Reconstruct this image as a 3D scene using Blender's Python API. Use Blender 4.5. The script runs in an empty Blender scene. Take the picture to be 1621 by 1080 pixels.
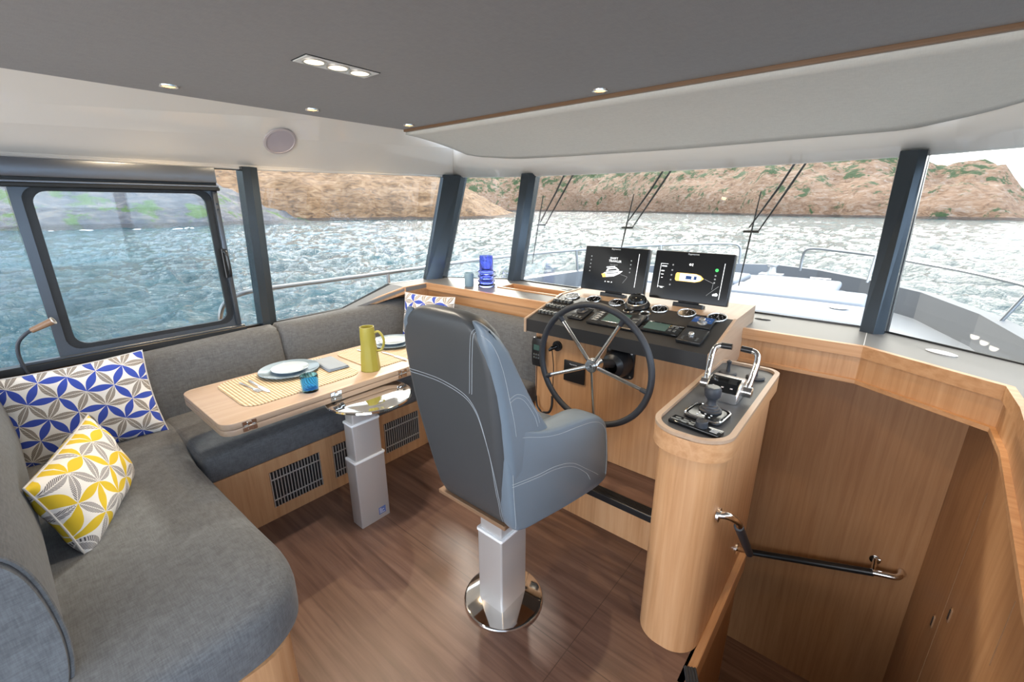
import bpy, bmesh, math, random
from mathutils import Vector, Matrix, noise
from mathutils.bvhtree import BVHTree
random.seed(7)
S = bpy.context.scene
COL = S.collection
PI = math.pi

# ------------------------------------------------------------------ camera, sky, sun, exposure
cam = bpy.data.objects.new('camera', bpy.data.cameras.new('camera'))
COL.objects.link(cam)
cam.location = (0, 0, 1.55)
cam.rotation_euler = (math.radians(90 - 17.08), 0, math.radians(40))
cam.data.sensor_width = 36
cam.data.lens = 696 / 1621 * 36
cam.data.clip_start = 0.02
cam.data.clip_end = 5000
S.camera = cam
S.view_settings.view_transform = 'Standard'
S.view_settings.look = 'None'
S.view_settings.gamma = 1
S.view_settings.use_curve_mapping = False
S.view_settings.exposure = 0.86

SUN_AZ, SUN_EL = math.radians(-43), math.radians(32.5)      # azimuth clockwise from +Y (the bow)
SUN_DIR = Vector((math.sin(SUN_AZ) * math.cos(SUN_EL), math.cos(SUN_AZ) * math.cos(SUN_EL), math.sin(SUN_EL)))
sun = bpy.data.objects.new('sun', bpy.data.lights.new('sun', 'SUN'))
COL.objects.link(sun)
sun.data.energy = 3.4
sun.data.angle = math.radians(5)
sun.data.color = (1.0, 0.94, 0.84)
sun.rotation_euler = SUN_DIR.to_track_quat('Z', 'Y').to_euler()

# fill lamp added out of view at the open aft end, to brighten the cabin
aft = bpy.data.objects.new('cockpit_doorway_daylight', bpy.data.lights.new('cockpit_doorway_daylight', 'AREA'))
COL.objects.link(aft); aft.data.shape = 'RECTANGLE'; aft.data.size = 3.2; aft.data.size_y = 1.8
aft.data.energy = 55; aft.data.color = (1.0, 0.985, 0.96)
aft.location = (-1.15, -2.75, 0.95); aft.rotation_euler = (math.radians(99), 0, 0)

class N:
    """tiny node-expression helper"""
    def __init__(s, nt, sock): s.nt, s.k = nt, sock
    def _m(s, op, b=None, c=None):
        n = s.nt.nodes.new('ShaderNodeMath'); n.operation = op
        for i, v in enumerate((s, b, c)):
            if v is None: continue
            if isinstance(v, N): s.nt.links.new(v.k, n.inputs[i])
            else: n.inputs[i].default_value = v
        return N(s.nt, n.outputs[0])
    def __add__(s, o): return s._m('ADD', o)
    def __sub__(s, o): return s._m('SUBTRACT', o)
    def __mul__(s, o): return s._m('MULTIPLY', o)
    def __truediv__(s, o): return s._m('DIVIDE', o)
    def lt(s, o): return s._m('LESS_THAN', o)
    def gt(s, o): return s._m('GREATER_THAN', o)
    def absv(s): return s._m('ABSOLUTE')
    def floor(s): return s._m('FLOOR')
    def rnd(s): return s._m('ROUND')
    def fract(s): return s._m('FRACT')
    def sin(s): return s._m('SINE')
    def mx(s, o): return s._m('MAXIMUM', o)
    def mn(s, o): return s._m('MINIMUM', o)
    def mod2(s): return s._m('FLOORED_MODULO', 2.0)
    def pw(s, o): return s._m('POWER', o)


world = bpy.data.worlds.new('World'); S.world = world; world.use_nodes = True
nt = world.node_tree; nt.nodes.clear()
tc = nt.nodes.new('ShaderNodeTexCoord')
dot = nt.nodes.new('ShaderNodeVectorMath'); dot.operation = 'DOT_PRODUCT'
nt.links.new(tc.outputs['Generated'], dot.inputs[0]); dot.inputs[1].default_value = Vector((-0.19, 0.90, 0.38)).normalized()    # bright haze over the bow
rp = nt.nodes.new('ShaderNodeValToRGB')
nt.links.new(N(nt, dot.outputs['Value'])._m('MULTIPLY_ADD', 0.5, 0.5).k, rp.inputs[0])
cr = rp.color_ramp
cr.elements[0].position = 0.0; cr.elements[0].color = (1.1, 1.2, 1.35, 1)
cr.elements[1].position = 1.0; cr.elements[1].color = (2.5, 2.35, 2.1, 1)
for p, c in ((0.40, (1.0, 1.1, 1.25, 1)), (0.50, (0.50, 0.60, 0.72, 1)), (0.62, (0.40, 0.50, 0.62, 1)), (0.75, (0.66, 0.74, 0.82, 1)), (0.88, (1.45, 1.45, 1.42, 1))):
    e = cr.elements.new(p); e.color = c
# blue lobe added to the sky on the starboard quarter, to light the cabin
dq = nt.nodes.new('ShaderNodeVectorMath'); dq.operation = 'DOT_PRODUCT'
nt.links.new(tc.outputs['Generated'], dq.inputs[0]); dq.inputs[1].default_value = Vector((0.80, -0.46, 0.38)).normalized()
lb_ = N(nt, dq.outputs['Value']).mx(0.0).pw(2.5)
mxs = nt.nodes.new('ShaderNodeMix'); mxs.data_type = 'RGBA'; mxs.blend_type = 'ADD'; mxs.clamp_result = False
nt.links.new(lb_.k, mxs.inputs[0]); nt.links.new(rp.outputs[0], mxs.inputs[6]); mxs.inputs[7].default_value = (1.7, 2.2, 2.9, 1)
bg = nt.nodes.new('ShaderNodeBackground'); bg.inputs[1].default_value = 1.35
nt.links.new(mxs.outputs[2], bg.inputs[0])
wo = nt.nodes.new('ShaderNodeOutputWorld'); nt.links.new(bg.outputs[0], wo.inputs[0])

# ------------------------------------------------------------------ materials
MATS = {}
def newmat(name):
    m = bpy.data.materials.new(name); m.use_nodes = True
    t = m.node_tree; t.nodes.clear()
    o = t.nodes.new('ShaderNodeOutputMaterial'); b = t.nodes.new('ShaderNodeBsdfPrincipled')
    t.links.new(b.outputs[0], o.inputs[0]); MATS[name] = m
    return m, t, b
def texco(t, kind='Object', scale=(1, 1, 1), rot=(0, 0, 0)):
    c = t.nodes.new('ShaderNodeTexCoord'); mp = t.nodes.new('ShaderNodeMapping')
    mp.inputs['Scale'].default_value = scale; mp.inputs['Rotation'].default_value = rot
    t.links.new(c.outputs[kind], mp.inputs[0]); return mp.outputs[0]
def nz(t, vec, scale, detail=4, rough=0.55, dist=0):
    n = t.nodes.new('ShaderNodeTexNoise'); n.inputs['Scale'].default_value = scale
    n.inputs['Detail'].default_value = detail; n.inputs['Roughness'].default_value = rough
    n.inputs['Distortion'].default_value = dist; t.links.new(vec, n.inputs['Vector']); return n.outputs[0]
def ramp(t, fac, stops):
    r = t.nodes.new('ShaderNodeValToRGB'); t.links.new(fac, r.inputs[0]); e = r.color_ramp.elements
    e[0].position, e[0].color = stops[0][0], (*stops[0][1], 1)
    e[1].position, e[1].color = stops[-1][0], (*stops[-1][1], 1)
    for p, c in stops[1:-1]:
        q = e.new(p); q.color = (*c, 1)
    return r.outputs[0]
def mixc(t, fac, a, b, mode='MIX'):
    n = t.nodes.new('ShaderNodeMix'); n.data_type = 'RGBA'; n.blend_type = mode
    for i, v in ((0, fac), (6, a), (7, b)):
        if isinstance(v, N): v = v.k
        if isinstance(v, (int, float)): n.inputs[i].default_value = v
        elif isinstance(v, tuple): n.inputs[i].default_value = (*v, 1)
        else: t.links.new(v, n.inputs[i])
    return n.outputs[2]
def bump(t, b, h, strength=0.3, dist=0.01):
    n = t.nodes.new('ShaderNodeBump'); n.inputs['Strength'].default_value = strength
    n.inputs['Distance'].default_value = dist; t.links.new(h, n.inputs['Height'])
    t.links.new(n.outputs[0], b.inputs['Normal'])
def plain(name, col, rough=0.5, metal=0.0, coat=0.0, var=0.04, emis=None, es=0, trans=0, ior=1.45):
    m, t, b = newmat(name)
    v = texco(t); n = nz(t, v, 9, 3)
    c = mixc(t, n, tuple(x * (1 - var) for x in col), tuple(min(1, x * (1 + var)) for x in col))
    t.links.new(c, b.inputs['Base Color'])
    b.inputs['Roughness'].default_value = rough; b.inputs['Metallic'].default_value = metal
    b.inputs['Coat Weight'].default_value = coat; b.inputs['IOR'].default_value = ior
    b.inputs['Transmission Weight'].default_value = trans
    if emis: b.inputs['Emission Color'].default_value = (*emis, 1); b.inputs['Emission Strength'].default_value = es
    return m
def oak(name, axis, tint=1.0, col=((0.50, 0.258, 0.115), (0.62, 0.35, 0.175), (0.70, 0.425, 0.235))):
    m, t, b = newmat(name)
    sc = [26, 26, 26]; sc['XYZ'.index(axis)] = 1.1
    v = texco(t, scale=tuple(sc))
    n1 = nz(t, v, 1.6, 6, 0.6, 0.35)
    sc2 = [120, 120, 120]; sc2['XYZ'.index(axis)] = 3
    n2 = nz(t, texco(t, scale=tuple(sc2)), 1.5, 2, 0.5)
    c = ramp(t, n1, [(0.28, tuple(x * tint for x in col[0])), (0.52, tuple(x * tint for x in col[1])), (0.78, tuple(x * tint for x in col[2]))])
    c = mixc(t, 0.28, c, mixc(t, n2, (0.62, 0.56, 0.50), (1.0, 1.0, 1.0)), 'MULTIPLY')
    t.links.new(c, b.inputs['Base Color']); b.inputs['Roughness'].default_value = 0.42
    bump(t, b, n2, 0.08, 0.002)
    return m
def fabric(name, col, scale=300, strength=0.45, var=0.24, rough=0.9):
    m, t, b = newmat(name)
    v = texco(t)
    wv = []
    for sx in ((scale, scale * .12, scale * .12), (scale * .12, scale * .12, scale), (scale * .12, scale, scale * .12)):
        wv.append(nz(t, texco(t, scale=sx), 1.0, 1, 0.5))
    a = N(t, wv[0]) + N(t, wv[1]) + N(t, wv[2])
    f = (a / 3.0)
    lo = tuple(x * (1 - var) for x in col); hi = tuple(x * (1 + var) for x in col)
    c = ramp(t, f.k, [(0.36, lo), (0.64, hi)])
    n = nz(t, v, 3.5, 3); c = mixc(t, 0.35, c, mixc(t, n, (0.82, 0.82, 0.82), (1, 1, 1)), 'MULTIPLY')
    t.links.new(c, b.inputs['Base Color']); b.inputs['Roughness'].default_value = rough
    b.inputs['Sheen Weight'].default_value = 0.12
    bump(t, b, f.k, strength, 0.0012)
    return m
oak('oak_z', 'Z', 0.86); oak('oak_x', 'X', 0.86); oak('oak_y', 'Y', 0.86)
oak('oak_table', 'Y', 0.68, ((0.56, 0.39, 0.27), (0.62, 0.45, 0.32), (0.67, 0.50, 0.36)))
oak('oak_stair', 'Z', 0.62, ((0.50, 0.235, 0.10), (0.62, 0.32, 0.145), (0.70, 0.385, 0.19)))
fabric('sofa_fabric', (0.105, 0.110, 0.117))
fabric('ceiling_fabric', (0.285, 0.285, 0.295), 300, 0.15, 0.05)
fabric('soffit_fabric', (0.76, 0.76, 0.72), 300, 0.12, 0.04)
plain('gloss_band', (0.87, 0.85, 0.81), 0.10, coat=0.5, var=0.01)
plain('band_trim', (0.86, 0.85, 0.83), 0.2, var=0.01)
plain('pillar', (0.055, 0.068, 0.080), 0.27, 0.6)
plain('frame_metal', (0.10, 0.115, 0.135), 0.33, 0.75)
plain('frame_black', (0.018, 0.02, 0.022), 0.35)
plain('header_metal', (0.22, 0.25, 0.30), 0.32, 0.7)
plain('ledge_top', (0.15, 0.152, 0.155), 0.45, var=0.03)
plain('chrome', (0.82, 0.81, 0.79), 0.06, 1.0, var=0.01)
plain('steel', (0.68, 0.68, 0.68), 0.26, 0.9, var=0.02)
plain('rail_steel', (0.36, 0.36, 0.36), 0.3, 0.9, var=0.02)
plain('alu', (0.60, 0.585, 0.57), 0.38, 0.55, var=0.02)
plain('white_edge', (0.82, 0.82, 0.82), 0.3)
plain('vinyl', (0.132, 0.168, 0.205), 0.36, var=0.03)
plain('vinyl_shaded', (0.052, 0.055, 0.058), 0.42, var=0.03)  # same vinyl as the sides, darkened to stand for shade on the back
plain('thread', (0.34, 0.37, 0.39), 0.7)
plain('dash', (0.018, 0.0185, 0.020), 0.5, var=0.06)
plain('pod_top', (0.055, 0.06, 0.068), 0.45, var=0.04)
plain('black_plastic', (0.014, 0.015, 0.017), 0.32)
plain('black_gloss', (0.008, 0.009, 0.010), 0.08)
plain('rubber', (0.028, 0.032, 0.04), 0.5)
plain('switch_face', (0.085, 0.095, 0.10), 0.25)
plain('white_print', (0.72, 0.76, 0.80), 0.5)
plain('screen', (0.006, 0.007, 0.008), 0.10, emis=(0.02, 0.022, 0.024), es=0.15)
plain('screen_green', (0.03, 0.06, 0.05), 0.1, emis=(0.06, 0.10, 0.09), es=0.22)
plain('screen_blue', (0.02, 0.04, 0.09), 0.1, emis=(0.02, 0.06, 0.2), es=0.5)
plain('lit_white', (0.8, 0.8, 0.8), 0.4, emis=(0.75, 0.82, 0.86), es=0.75)
plain('lit_grey', (0.2, 0.2, 0.2), 0.4, emis=(0.16, 0.18, 0.19), es=0.6)
plain('lit_deck', (0.7, 0.45, 0.1), 0.4, emis=(0.80, 0.48, 0.13), es=0.7)
plain('lit_green', (0.05, 0.5, 0.1), 0.4, emis=(0.04, 0.35, 0.10), es=0.8)
plain('lamp_glow', (1, 0.9, 0.7), 0.4, emis=(1.0, 0.56, 0.20), es=1.1)
plain('panel_glow', (1, 0.95, 0.85), 0.4, emis=(1.0, 0.82, 0.58), es=1.0)
plain('lamp_ring', (0.70, 0.66, 0.60), 0.3, 0.6)
plain('speaker_mesh', (0.50, 0.46, 0.52), 0.5)
plain('speaker_rim', (0.58, 0.53, 0.55), 0.3)
plain('wood_trim', (0.24, 0.14, 0.08), 0.35, var=0.1)
plain('dark_gap', (0.02, 0.018, 0.016), 0.6)
plain('plate_blue', (0.20, 0.27, 0.33), 0.12, coat=0.6)
plain('plate_white', (0.42, 0.49, 0.54), 0.12, coat=0.6)
plain('mug_blue', (0.22, 0.33, 0.40), 0.5)
plain('jug_yellow', (0.33, 0.285, 0.045), 0.38, coat=0.15, var=0.06)
plain('jug_inside', (0.30, 0.25, 0.03), 0.45)
plain('napkin', (0.24, 0.28, 0.33), 0.9)
plain('hull_white', (0.25, 0.25, 0.255), 0.35, var=0.02)
plain('deck_white', (0.15, 0.15, 0.153), 0.6, var=0.02)
plain('pad_white', (0.25, 0.25, 0.262), 0.75, var=0.02)
plain('pad_seam', (0.12, 0.12, 0.13), 0.8)
plain('wiper', (0.03, 0.026, 0.022), 0.5)
plain('carpet_dark', (0.09, 0.055, 0.045), 0.6)
plain('sticker', (0.10, 0.16, 0.40), 0.5)
plain('pillow_side', (0.58, 0.57, 0.56), 0.85)

def glassy(name, col, rough=0.03):
    m, t, b = newmat(name)
    b.inputs['Base Color'].default_value = (*col, 1); b.inputs['Roughness'].default_value = rough
    b.inputs['Transmission Weight'].default_value = 1; b.inputs['IOR'].default_value = 1.3
    v = texco(t); bump(t, b, nz(t, v, 40, 2), 0.05, 0.002)
    return m
glassy('vase_glass', (0.36, 0.42, 0.95)); glassy('tumbler_glass', (0.20, 0.58, 0.98))

m = bpy.data.materials.new('window_glass'); m.use_nodes = True; MATS['window_glass'] = m
t = m.node_tree; t.nodes.clear()
o = t.nodes.new('ShaderNodeOutputMaterial'); mx = t.nodes.new('ShaderNodeMixShader')
tr = t.nodes.new('ShaderNodeBsdfTransparent'); gl = t.nodes.new('ShaderNodeBsdfGlossy'); gl.inputs['Roughness'].default_value = 0.0
tr.inputs[0].default_value = (0.95, 0.97, 0.97, 1)
fr = t.nodes.new('ShaderNodeFresnel'); fr.inputs[0].default_value = 1.5
f = (N(t, fr.outputs[0]) * 0.55).mn(1.0)
t.links.new(f.k, mx.inputs[0]); t.links.new(tr.outputs[0], mx.inputs[1]); t.links.new(gl.outputs[0], mx.inputs[2]); t.links.new(mx.outputs[0], o.inputs[0])

# floor: dark brown boards, grain and panel joints along X
m, t, b = newmat('floor_wood')
v = texco(t, scale=(1.2, 22, 22)); n1 = nz(t, v, 1.5, 7, 0.62, 0.5)
c = ramp(t, n1, [(0.25, (0.080, 0.043, 0.032)), (0.5, (0.155, 0.088, 0.066)), (0.75, (0.225, 0.137, 0.105))])
sx = t.nodes.new('ShaderNodeSeparateXYZ'); t.links.new(texco(t), sx.inputs[0])
X, Y = N(t, sx.outputs[0]), N(t, sx.outputs[1])
row = ((Y + 5.03) / 0.19).floor()
n3 = nz(t, texco(t, scale=(0.4, 5.26, 1)), 1.0, 1); c = mixc(t, 0.5, c, mixc(t, n3, (0.6, 0.58, 0.56), (1.15, 1.15, 1.15)), 'MULTIPLY')
g1 = ((Y + 5.03) / 0.76).fract(); j1 = (g1 - 0.5).absv().gt(0.4975)
j2 = (X + 0.62).absv().lt(0.0016)
c = mixc(t, j1.mx(j2) * 0.7, c, (0.05, 0.03, 0.022))
t.links.new(c, b.inputs['Base Color'])
rr = N(t, n1)._m('MULTIPLY_ADD', 0.2, 0.27); t.links.new(rr.k, b.inputs['Roughness'])
bump(t, b, n1, 0.12, 0.003)

# woven placemat
m, t, b = newmat('wicker')
sx = t.nodes.new('ShaderNodeSeparateXYZ'); t.links.new(texco(t), sx.inputs[0])
X, Y = N(t, sx.outputs[0]), N(t, sx.outputs[1])
w = ((Y * 430.0).sin() * 0.5 + 0.5) * ((X * 120.0 ).sin() * 0.12 + 0.88)
n = nz(t, texco(t, scale=(60, 8, 8)), 2, 3)
f = w * 0.6 + N(t, n) * 0.5
c = ramp(t, f.k, [(0.15, (0.17, 0.11, 0.06)), (0.45, (0.40, 0.30, 0.175)), (0.8, (0.60, 0.51, 0.37))])
t.links.new(c, b.inputs['Base Color']); b.inputs['Roughness'].default_value = 0.7; bump(t, b, w.k, 0.7, 0.002)

def leaf_fabric(name, accent, grey, line, scale):
    m, t, b = newmat(name)
    uv = t.nodes.new('ShaderNodeTexCoord'); s = t.nodes.new('ShaderNodeSeparateXYZ'); t.links.new(uv.outputs['UV'], s.inputs[0])
    nn = nz(t, uv.outputs['UV'], 6.0, 2)
    x = N(t, s.outputs[0]) * scale + (N(t, nn) - 0.5) * 0.12; y = N(t, s.outputs[1]) * scale
    col = (0.80, 0.79, 0.77); H = math.sqrt(3) / 2
    out = None
    for k in range(3):
        a = k * PI / 3; ca, sa = math.cos(a), math.sin(a)
        u = x * ca + y * sa; v = y * ca - x * sa
        j = (v / H).rnd(); dv = v - j * H
        uu = u - j * 0.5
        fr_, fl = uu.fract(), uu.floor()
        wdt = (fr_ * PI).sin() * 0.155
        ins = dv.absv().lt(wdt)
        par = (fl + j * (1.0 if k else 0.0) + float(k)).mod2().absv()
        isacc = par.gt(0.5)
        hat = ((fr_ * 95.0) - dv.absv() * 120.0).sin().gt(0.15)
        mid = dv.absv().lt(0.014)
        leafg = mixc(t, hat, grey, tuple(q * 0.35 + 0.02 for q in line))
        leafg = mixc(t, mid, leafg, (0.7, 0.69, 0.67))
        leaf = mixc(t, isacc, leafg, accent)
        col = mixc(t, ins, col, leaf)
    t.links.new(col, b.inputs['Base Color']); b.inputs['Roughness'].default_value = 0.85
    bump(t, b, nz(t, uv.outputs['UV'], 220, 2), 0.25, 0.001)
    return m
leaf_fabric('pillow_blue', (0.035, 0.075, 0.42), (0.50, 0.45, 0.40), (0.10, 0.09, 0.09), 5.3)
leaf_fabric('pillow_yellow', (0.70, 0.50, 0.025), (0.60, 0.58, 0.58), (0.15, 0.15, 0.17), 4.8)

# sea
m, t, b = newmat('sea_water')
v = texco(t, scale=(1, 1, 1), rot=(0, 0, 0.5))
n1 = nz(t, texco(t, scale=(1.0, 0.55, 1), rot=(0, 0, 0.7)), 1.1, 5, 0.6, 0.6); n2 = nz(t, v, 5.5, 5, 0.65, 0.4); n3 = nz(t, v, 0.22, 3)
h = N(t, n1) * 0.6 + N(t, n2) * 0.22 + N(t, n3) * 0.5
c = ramp(t, n3, [(0.3, (0.003, 0.030, 0.042)), (0.7, (0.008, 0.058, 0.072))])
b.inputs['Roughness'].default_value = 0.06; b.inputs['IOR'].default_value = 1.36
t.links.new(c, b.inputs['Base Color']); bump(t, b, h.k, 1.0, 0.8)

def rockmat(name, lo, mid, hi, green, gthr, gz, zs=0.5, dark=(0.05, 0.04, 0.035)):
    m, t, b = newmat(name)
    v = texco(t); n1 = nz(t, texco(t, scale=(1, 1, 2.6)), 0.42, 9, 0.72, 0.9); n2 = nz(t, v, 0.19, 9, 0.70, 0.3); n3 = nz(t, texco(t, scale=(0.3, 0.3, 2.2)), 1.1, 8, 0.75, 1.2)
    c = ramp(t, n1, [(0.30, lo), (0.5, mid), (0.68, hi)])
    c = mixc(t, 0.85, c, mixc(t, N(t, n3)._m('SMOOTH_MIN', 0.62, 0.1).k, (0.35, 0.33, 0.33), (1.5, 1.5, 1.5)), 'MULTIPLY')
    s = t.nodes.new('ShaderNodeSeparateXYZ'); t.links.new(v, s.inputs[0]); z = N(t, s.outputs[2])
    g = N(t, n2) + (z - gz) * 0.006
    gm = ramp(t, (g + (N(t, nz(t, v, 0.9, 4)) - 0.5) * 0.25).k, [(gthr, (0, 0, 0)), (gthr + 0.05, (1, 1, 1))])
    gc = mixc(t, nz(t, v, 1.3, 3), tuple(q * 0.5 for q in green), green)
    c = mixc(t, gm, c, gc)
    wet = (z + 1.75).lt(0.9)
    c = mixc(t, wet * 0.7, c, dark)
    t.links.new(c, b.inputs['Base Color']); b.inputs['Roughness'].default_value = 0.9
    bump(t, b, n1, 0.6, 1.2)
    return m
rockmat('far_hill', (0.07, 0.03, 0.014), (0.24, 0.130, 0.070), (0.31, 0.235, 0.18), (0.040, 0.068, 0.014), 0.50, 14)
rockmat('orange_rock', (0.02, 0.012, 0.008), (0.20, 0.100, 0.040), (0.32, 0.20, 0.11), (0.06, 0.09, 0.015), 0.66, 9)
rockmat('grey_rock', (0.035, 0.03, 0.035), (0.085, 0.08, 0.09), (0.19, 0.155, 0.13), (0.07, 0.12, 0.02), 0.50, 7)
plain('foam', (0.85, 0.87, 0.88), 0.8)

# ------------------------------------------------------------------ mesh helpers
class MB:
    def __init__(s): s.bm = bmesh.new()
    def box(s, a, b, r=0.0, seg=3, mi=0):
        cx = [(a[i] + b[i]) / 2 for i in range(3)]; d = [abs(b[i] - a[i]) for i in range(3)]
        g = bmesh.ops.create_cube(s.bm, size=1.0, matrix=Matrix.Translation(cx) @ Matrix.Diagonal((*d, 1)))
        if r > 0:
            vs = set(g['verts']); es = [e for e in s.bm.edges if e.verts[0] in vs and e.verts[1] in vs]
            bmesh.ops.bevel(s.bm, geom=es, offset=min(r, min(d) * 0.49), segments=seg, profile=0.5, affect='EDGES')
        return s
    def obox(s, c, size, rot=(0, 0, 0), r=0.0, seg=2):
        t = MB(); t.box([-q / 2 for q in size], [q / 2 for q in size], r, seg)
        from mathutils import Euler
        M = Matrix.Translation(c) @ Euler(rot).to_matrix().to_4x4()
        bmesh.ops.transform(t.bm, matrix=M, verts=t.bm.verts); s.merge(t); return s
    def merge(s, o):
        me = bpy.data.meshes.new('tmp'); o.bm.to_mesh(me); s.bm.from_mesh(me); bpy.data.meshes.remove(me); o.bm.free()
    def prism(s, pts, axis, a, b, r=0.0, seg=2):
        """polygon pts (2-D, the two axes other than `axis`, in XYZ order) swept along axis a..b"""
        ax = 'XYZ'.index(axis); t = MB()
        def P(p, w):
            q = list(p); q.insert(ax, w); return q
        v0 = [t.bm.verts.new(P(p, a)) for p in pts]; v1 = [t.bm.verts.new(P(p, b)) for p in pts]
        n = len(pts)
        caps = [t.bm.faces.new(v0[::-1]), t.bm.faces.new(v1)]
        for i in range(n): t.bm.faces.new((v0[i], v0[(i + 1) % n], v1[(i + 1) % n], v1[i]))
        bmesh.ops.recalc_face_normals(t.bm, faces=t.bm.faces)
        if r > 0:
            es = [e for e in t.bm.edges if (e.verts[0] in v0 and e.verts[1] in v0) or (e.verts[0] in v1 and e.verts[1] in v1)]
            bmesh.ops.bevel(t.bm, geom=es, offset=r, segments=seg, profile=0.5, affect='EDGES')
        s.merge(t); return s
    def poly(s, pts):
        s.bm.faces.new([s.bm.verts.new(p) for p in pts]); return s
    def slab(s, pts, vec):
        """closed solid: polygon of 3-D points pushed along vec"""
        t = MB(); vec = Vector(vec)
        v0 = [t.bm.verts.new(p) for p in pts]; v1 = [t.bm.verts.new(Vector(p) + vec) for p in pts]; n = len(pts)
        t.bm.faces.new(v0[::-1]); t.bm.faces.new(v1)
        for i in range(n): t.bm.faces.new((v0[i], v0[(i + 1) % n], v1[(i + 1) % n], v1[i]))
        bmesh.ops.recalc_face_normals(t.bm, faces=t.bm.faces); s.merge(t); return s
    def tube(s, pts, r, n=10, closed=False, caps=True):
        pts = [Vector(p) for p in pts]; m = len(pts); rings = []
        up = None
        for i, p in enumerate(pts):
            if closed: d = pts[(i + 1) % m] - pts[i - 1]
            else: d = pts[min(i + 1, m - 1)] - pts[max(i - 1, 0)]
            d.normalize()
            if up is None: up = d.orthogonal().normalized()
            up = (up - d * up.dot(d)).normalized(); w = d.cross(up)
            rr = r[i] if isinstance(r, (list, tuple)) else r
            rings.append([s.bm.verts.new(p + (up * math.cos(2 * PI * k / n) + w * math.sin(2 * PI * k / n)) * rr) for k in range(n)])
        for i in range(m if closed else m - 1):
            A, B = rings[i], rings[(i + 1) % m]
            off = 0
            if closed and i == m - 1:
                off = min(range(n), key=lambda q: (A[0].co - B[q].co).length)
            for k in range(n): s.bm.faces.new((A[k], A[(k + 1) % n], B[(k + 1 + off) % n], B[(k + off) % n]))
        if caps and not closed:
            s.bm.faces.new(rings[0][::-1]); s.bm.faces.new(rings[-1])
        return s
    def cyl(s, a, b, r, n=24, r2=None): return s.tube([a, b], [r, r if r2 is None else r2], n)
    def lathe(s, prof, c=(0, 0, 0), n=40, M=None, caps=True):
        rings = []
        for (r, z) in prof:
            ring = []
            for k in range(n):
                p = Vector((r * math.cos(2 * PI * k / n), r * math.sin(2 * PI * k / n), z))
                if M: p = M @ p
                ring.append(s.bm.verts.new(p + Vector(c)))
            rings.append(ring)
        for A, B in zip(rings, rings[1:]):
            for k in range(n): s.bm.faces.new((A[k], A[(k + 1) % n], B[(k + 1) % n], B[k]))
        if caps:
            if prof[0][0] > 1e-4: s.bm.faces.new(rings[0][::-1])
            if prof[-1][0] > 1e-4: s.bm.faces.new(rings[-1])
        bmesh.ops.remove_doubles(s.bm, verts=[v for q in rings for v in q], dist=1e-6)
        return s
    def loft(s, rings, caps=True):
        R = [[s.bm.verts.new(p) for p in q] for q in rings]; n = len(R[0])
        for A, B in zip(R, R[1:]):
            for k in range(n): s.bm.faces.new((A[k], A[(k + 1) % n], B[(k + 1) % n], B[k]))
        if caps: s.bm.faces.new(R[0][::-1]); s.bm.faces.new(R[-1])
        return s
    def build(s, name, mat, parent=None, smooth=True, angle=35, origin=None, recalc=True):
        if recalc: bmesh.ops.recalc_face_normals(s.bm, faces=s.bm.faces)
        me = bpy.data.meshes.new(name)
        off = Vector(origin) if origin is not None else None
        if off is not None: bmesh.ops.translate(s.bm, verts=s.bm.verts, vec=-off)
        for f_ in s.bm.faces: f_.smooth = smooth
        if smooth:
            for e in s.bm.edges:
                if len(e.link_faces) == 2 and e.calc_face_angle(0) > math.radians(angle): e.smooth = False
        s.bm.to_mesh(me); s.bm.free()
        for q in (mat if isinstance(mat, (list, tuple)) else [mat]): me.materials.append(MATS[q])
        o = bpy.data.objects.new(name, me); COL.objects.link(o)
        if off is not None and parent is None: o.location = off
        if parent: o.parent = parent
        return o

def tag(o, label, cat, group=None, kind=None):
    o['label'] = label; o['category'] = cat
    if group: o['group'] = group
    if kind: o['kind'] = kind
    return o
def thing(name, label, cat, loc=(0, 0, 0), rot=(0, 0, 0), group=None):
    o = bpy.data.objects.new(name, None); COL.objects.link(o); o.location = loc; o.rotation_euler = rot
    o.empty_display_size = 0.05
    return tag(o, label, cat, group)
def copy_tree(o, loc=None, rot=None, label=None, parent=None):
    c = o.copy(); COL.objects.link(c)
    if parent is not None: c.parent = parent
    for ch in list(o.children): copy_tree(ch, parent=c)
    if loc is not None: c.location = loc
    if rot is not None: c.rotation_euler = rot
    if label: c['label'] = label
    return c
def struct(name, mb, mat, smooth=False):
    o = mb.build(name, mat, smooth=smooth); o['kind'] = 'structure'; return o
def spart(name, mb, mat, parent, smooth=False): return mb.build(name, mat, parent, smooth=smooth)
def catmull(P, n=6, closed=False):
    P = [Vector(p) for p in P]; out = []; m = len(P)
    rng = range(m) if closed else range(m - 1)
    for i in rng:
        g = lambda k: P[k % m] if closed else P[max(0, min(m - 1, k))]
        a, b, c, d = g(i - 1), g(i), g(i + 1), g(i + 2)
        for j in range(n):
            t_ = j / n
            out.append(0.5 * ((2 * b) + (c - a) * t_ + (2 * a - 5 * b + 4 * c - d) * t_ ** 2 + (3 * b - a - 3 * c + d) * t_ ** 3))
    if not closed: out.append(P[-1])
    return out
def rrect(x0, y0, x1, y1, r, n=6):
    pts = []
    rs = r if isinstance(r, (list, tuple)) else [r] * 4
    for (cx, cy, a0, rr) in ((x1, y1, 0, rs[0]), (x0, y1, 90, rs[1]), (x0, y0, 180, rs[2]), (x1, y0, 270, rs[3])):
        sx = -1 if cx == x1 else 1; sy = -1 if cy == y1 else 1
        for k in range(n + 1):
            a = math.radians(a0 + 90 * k / n)
            pts.append((cx + sx * rr + rr * math.cos(a), cy + sy * rr + rr * math.sin(a)))
    return pts
_fonts = {}
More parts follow.
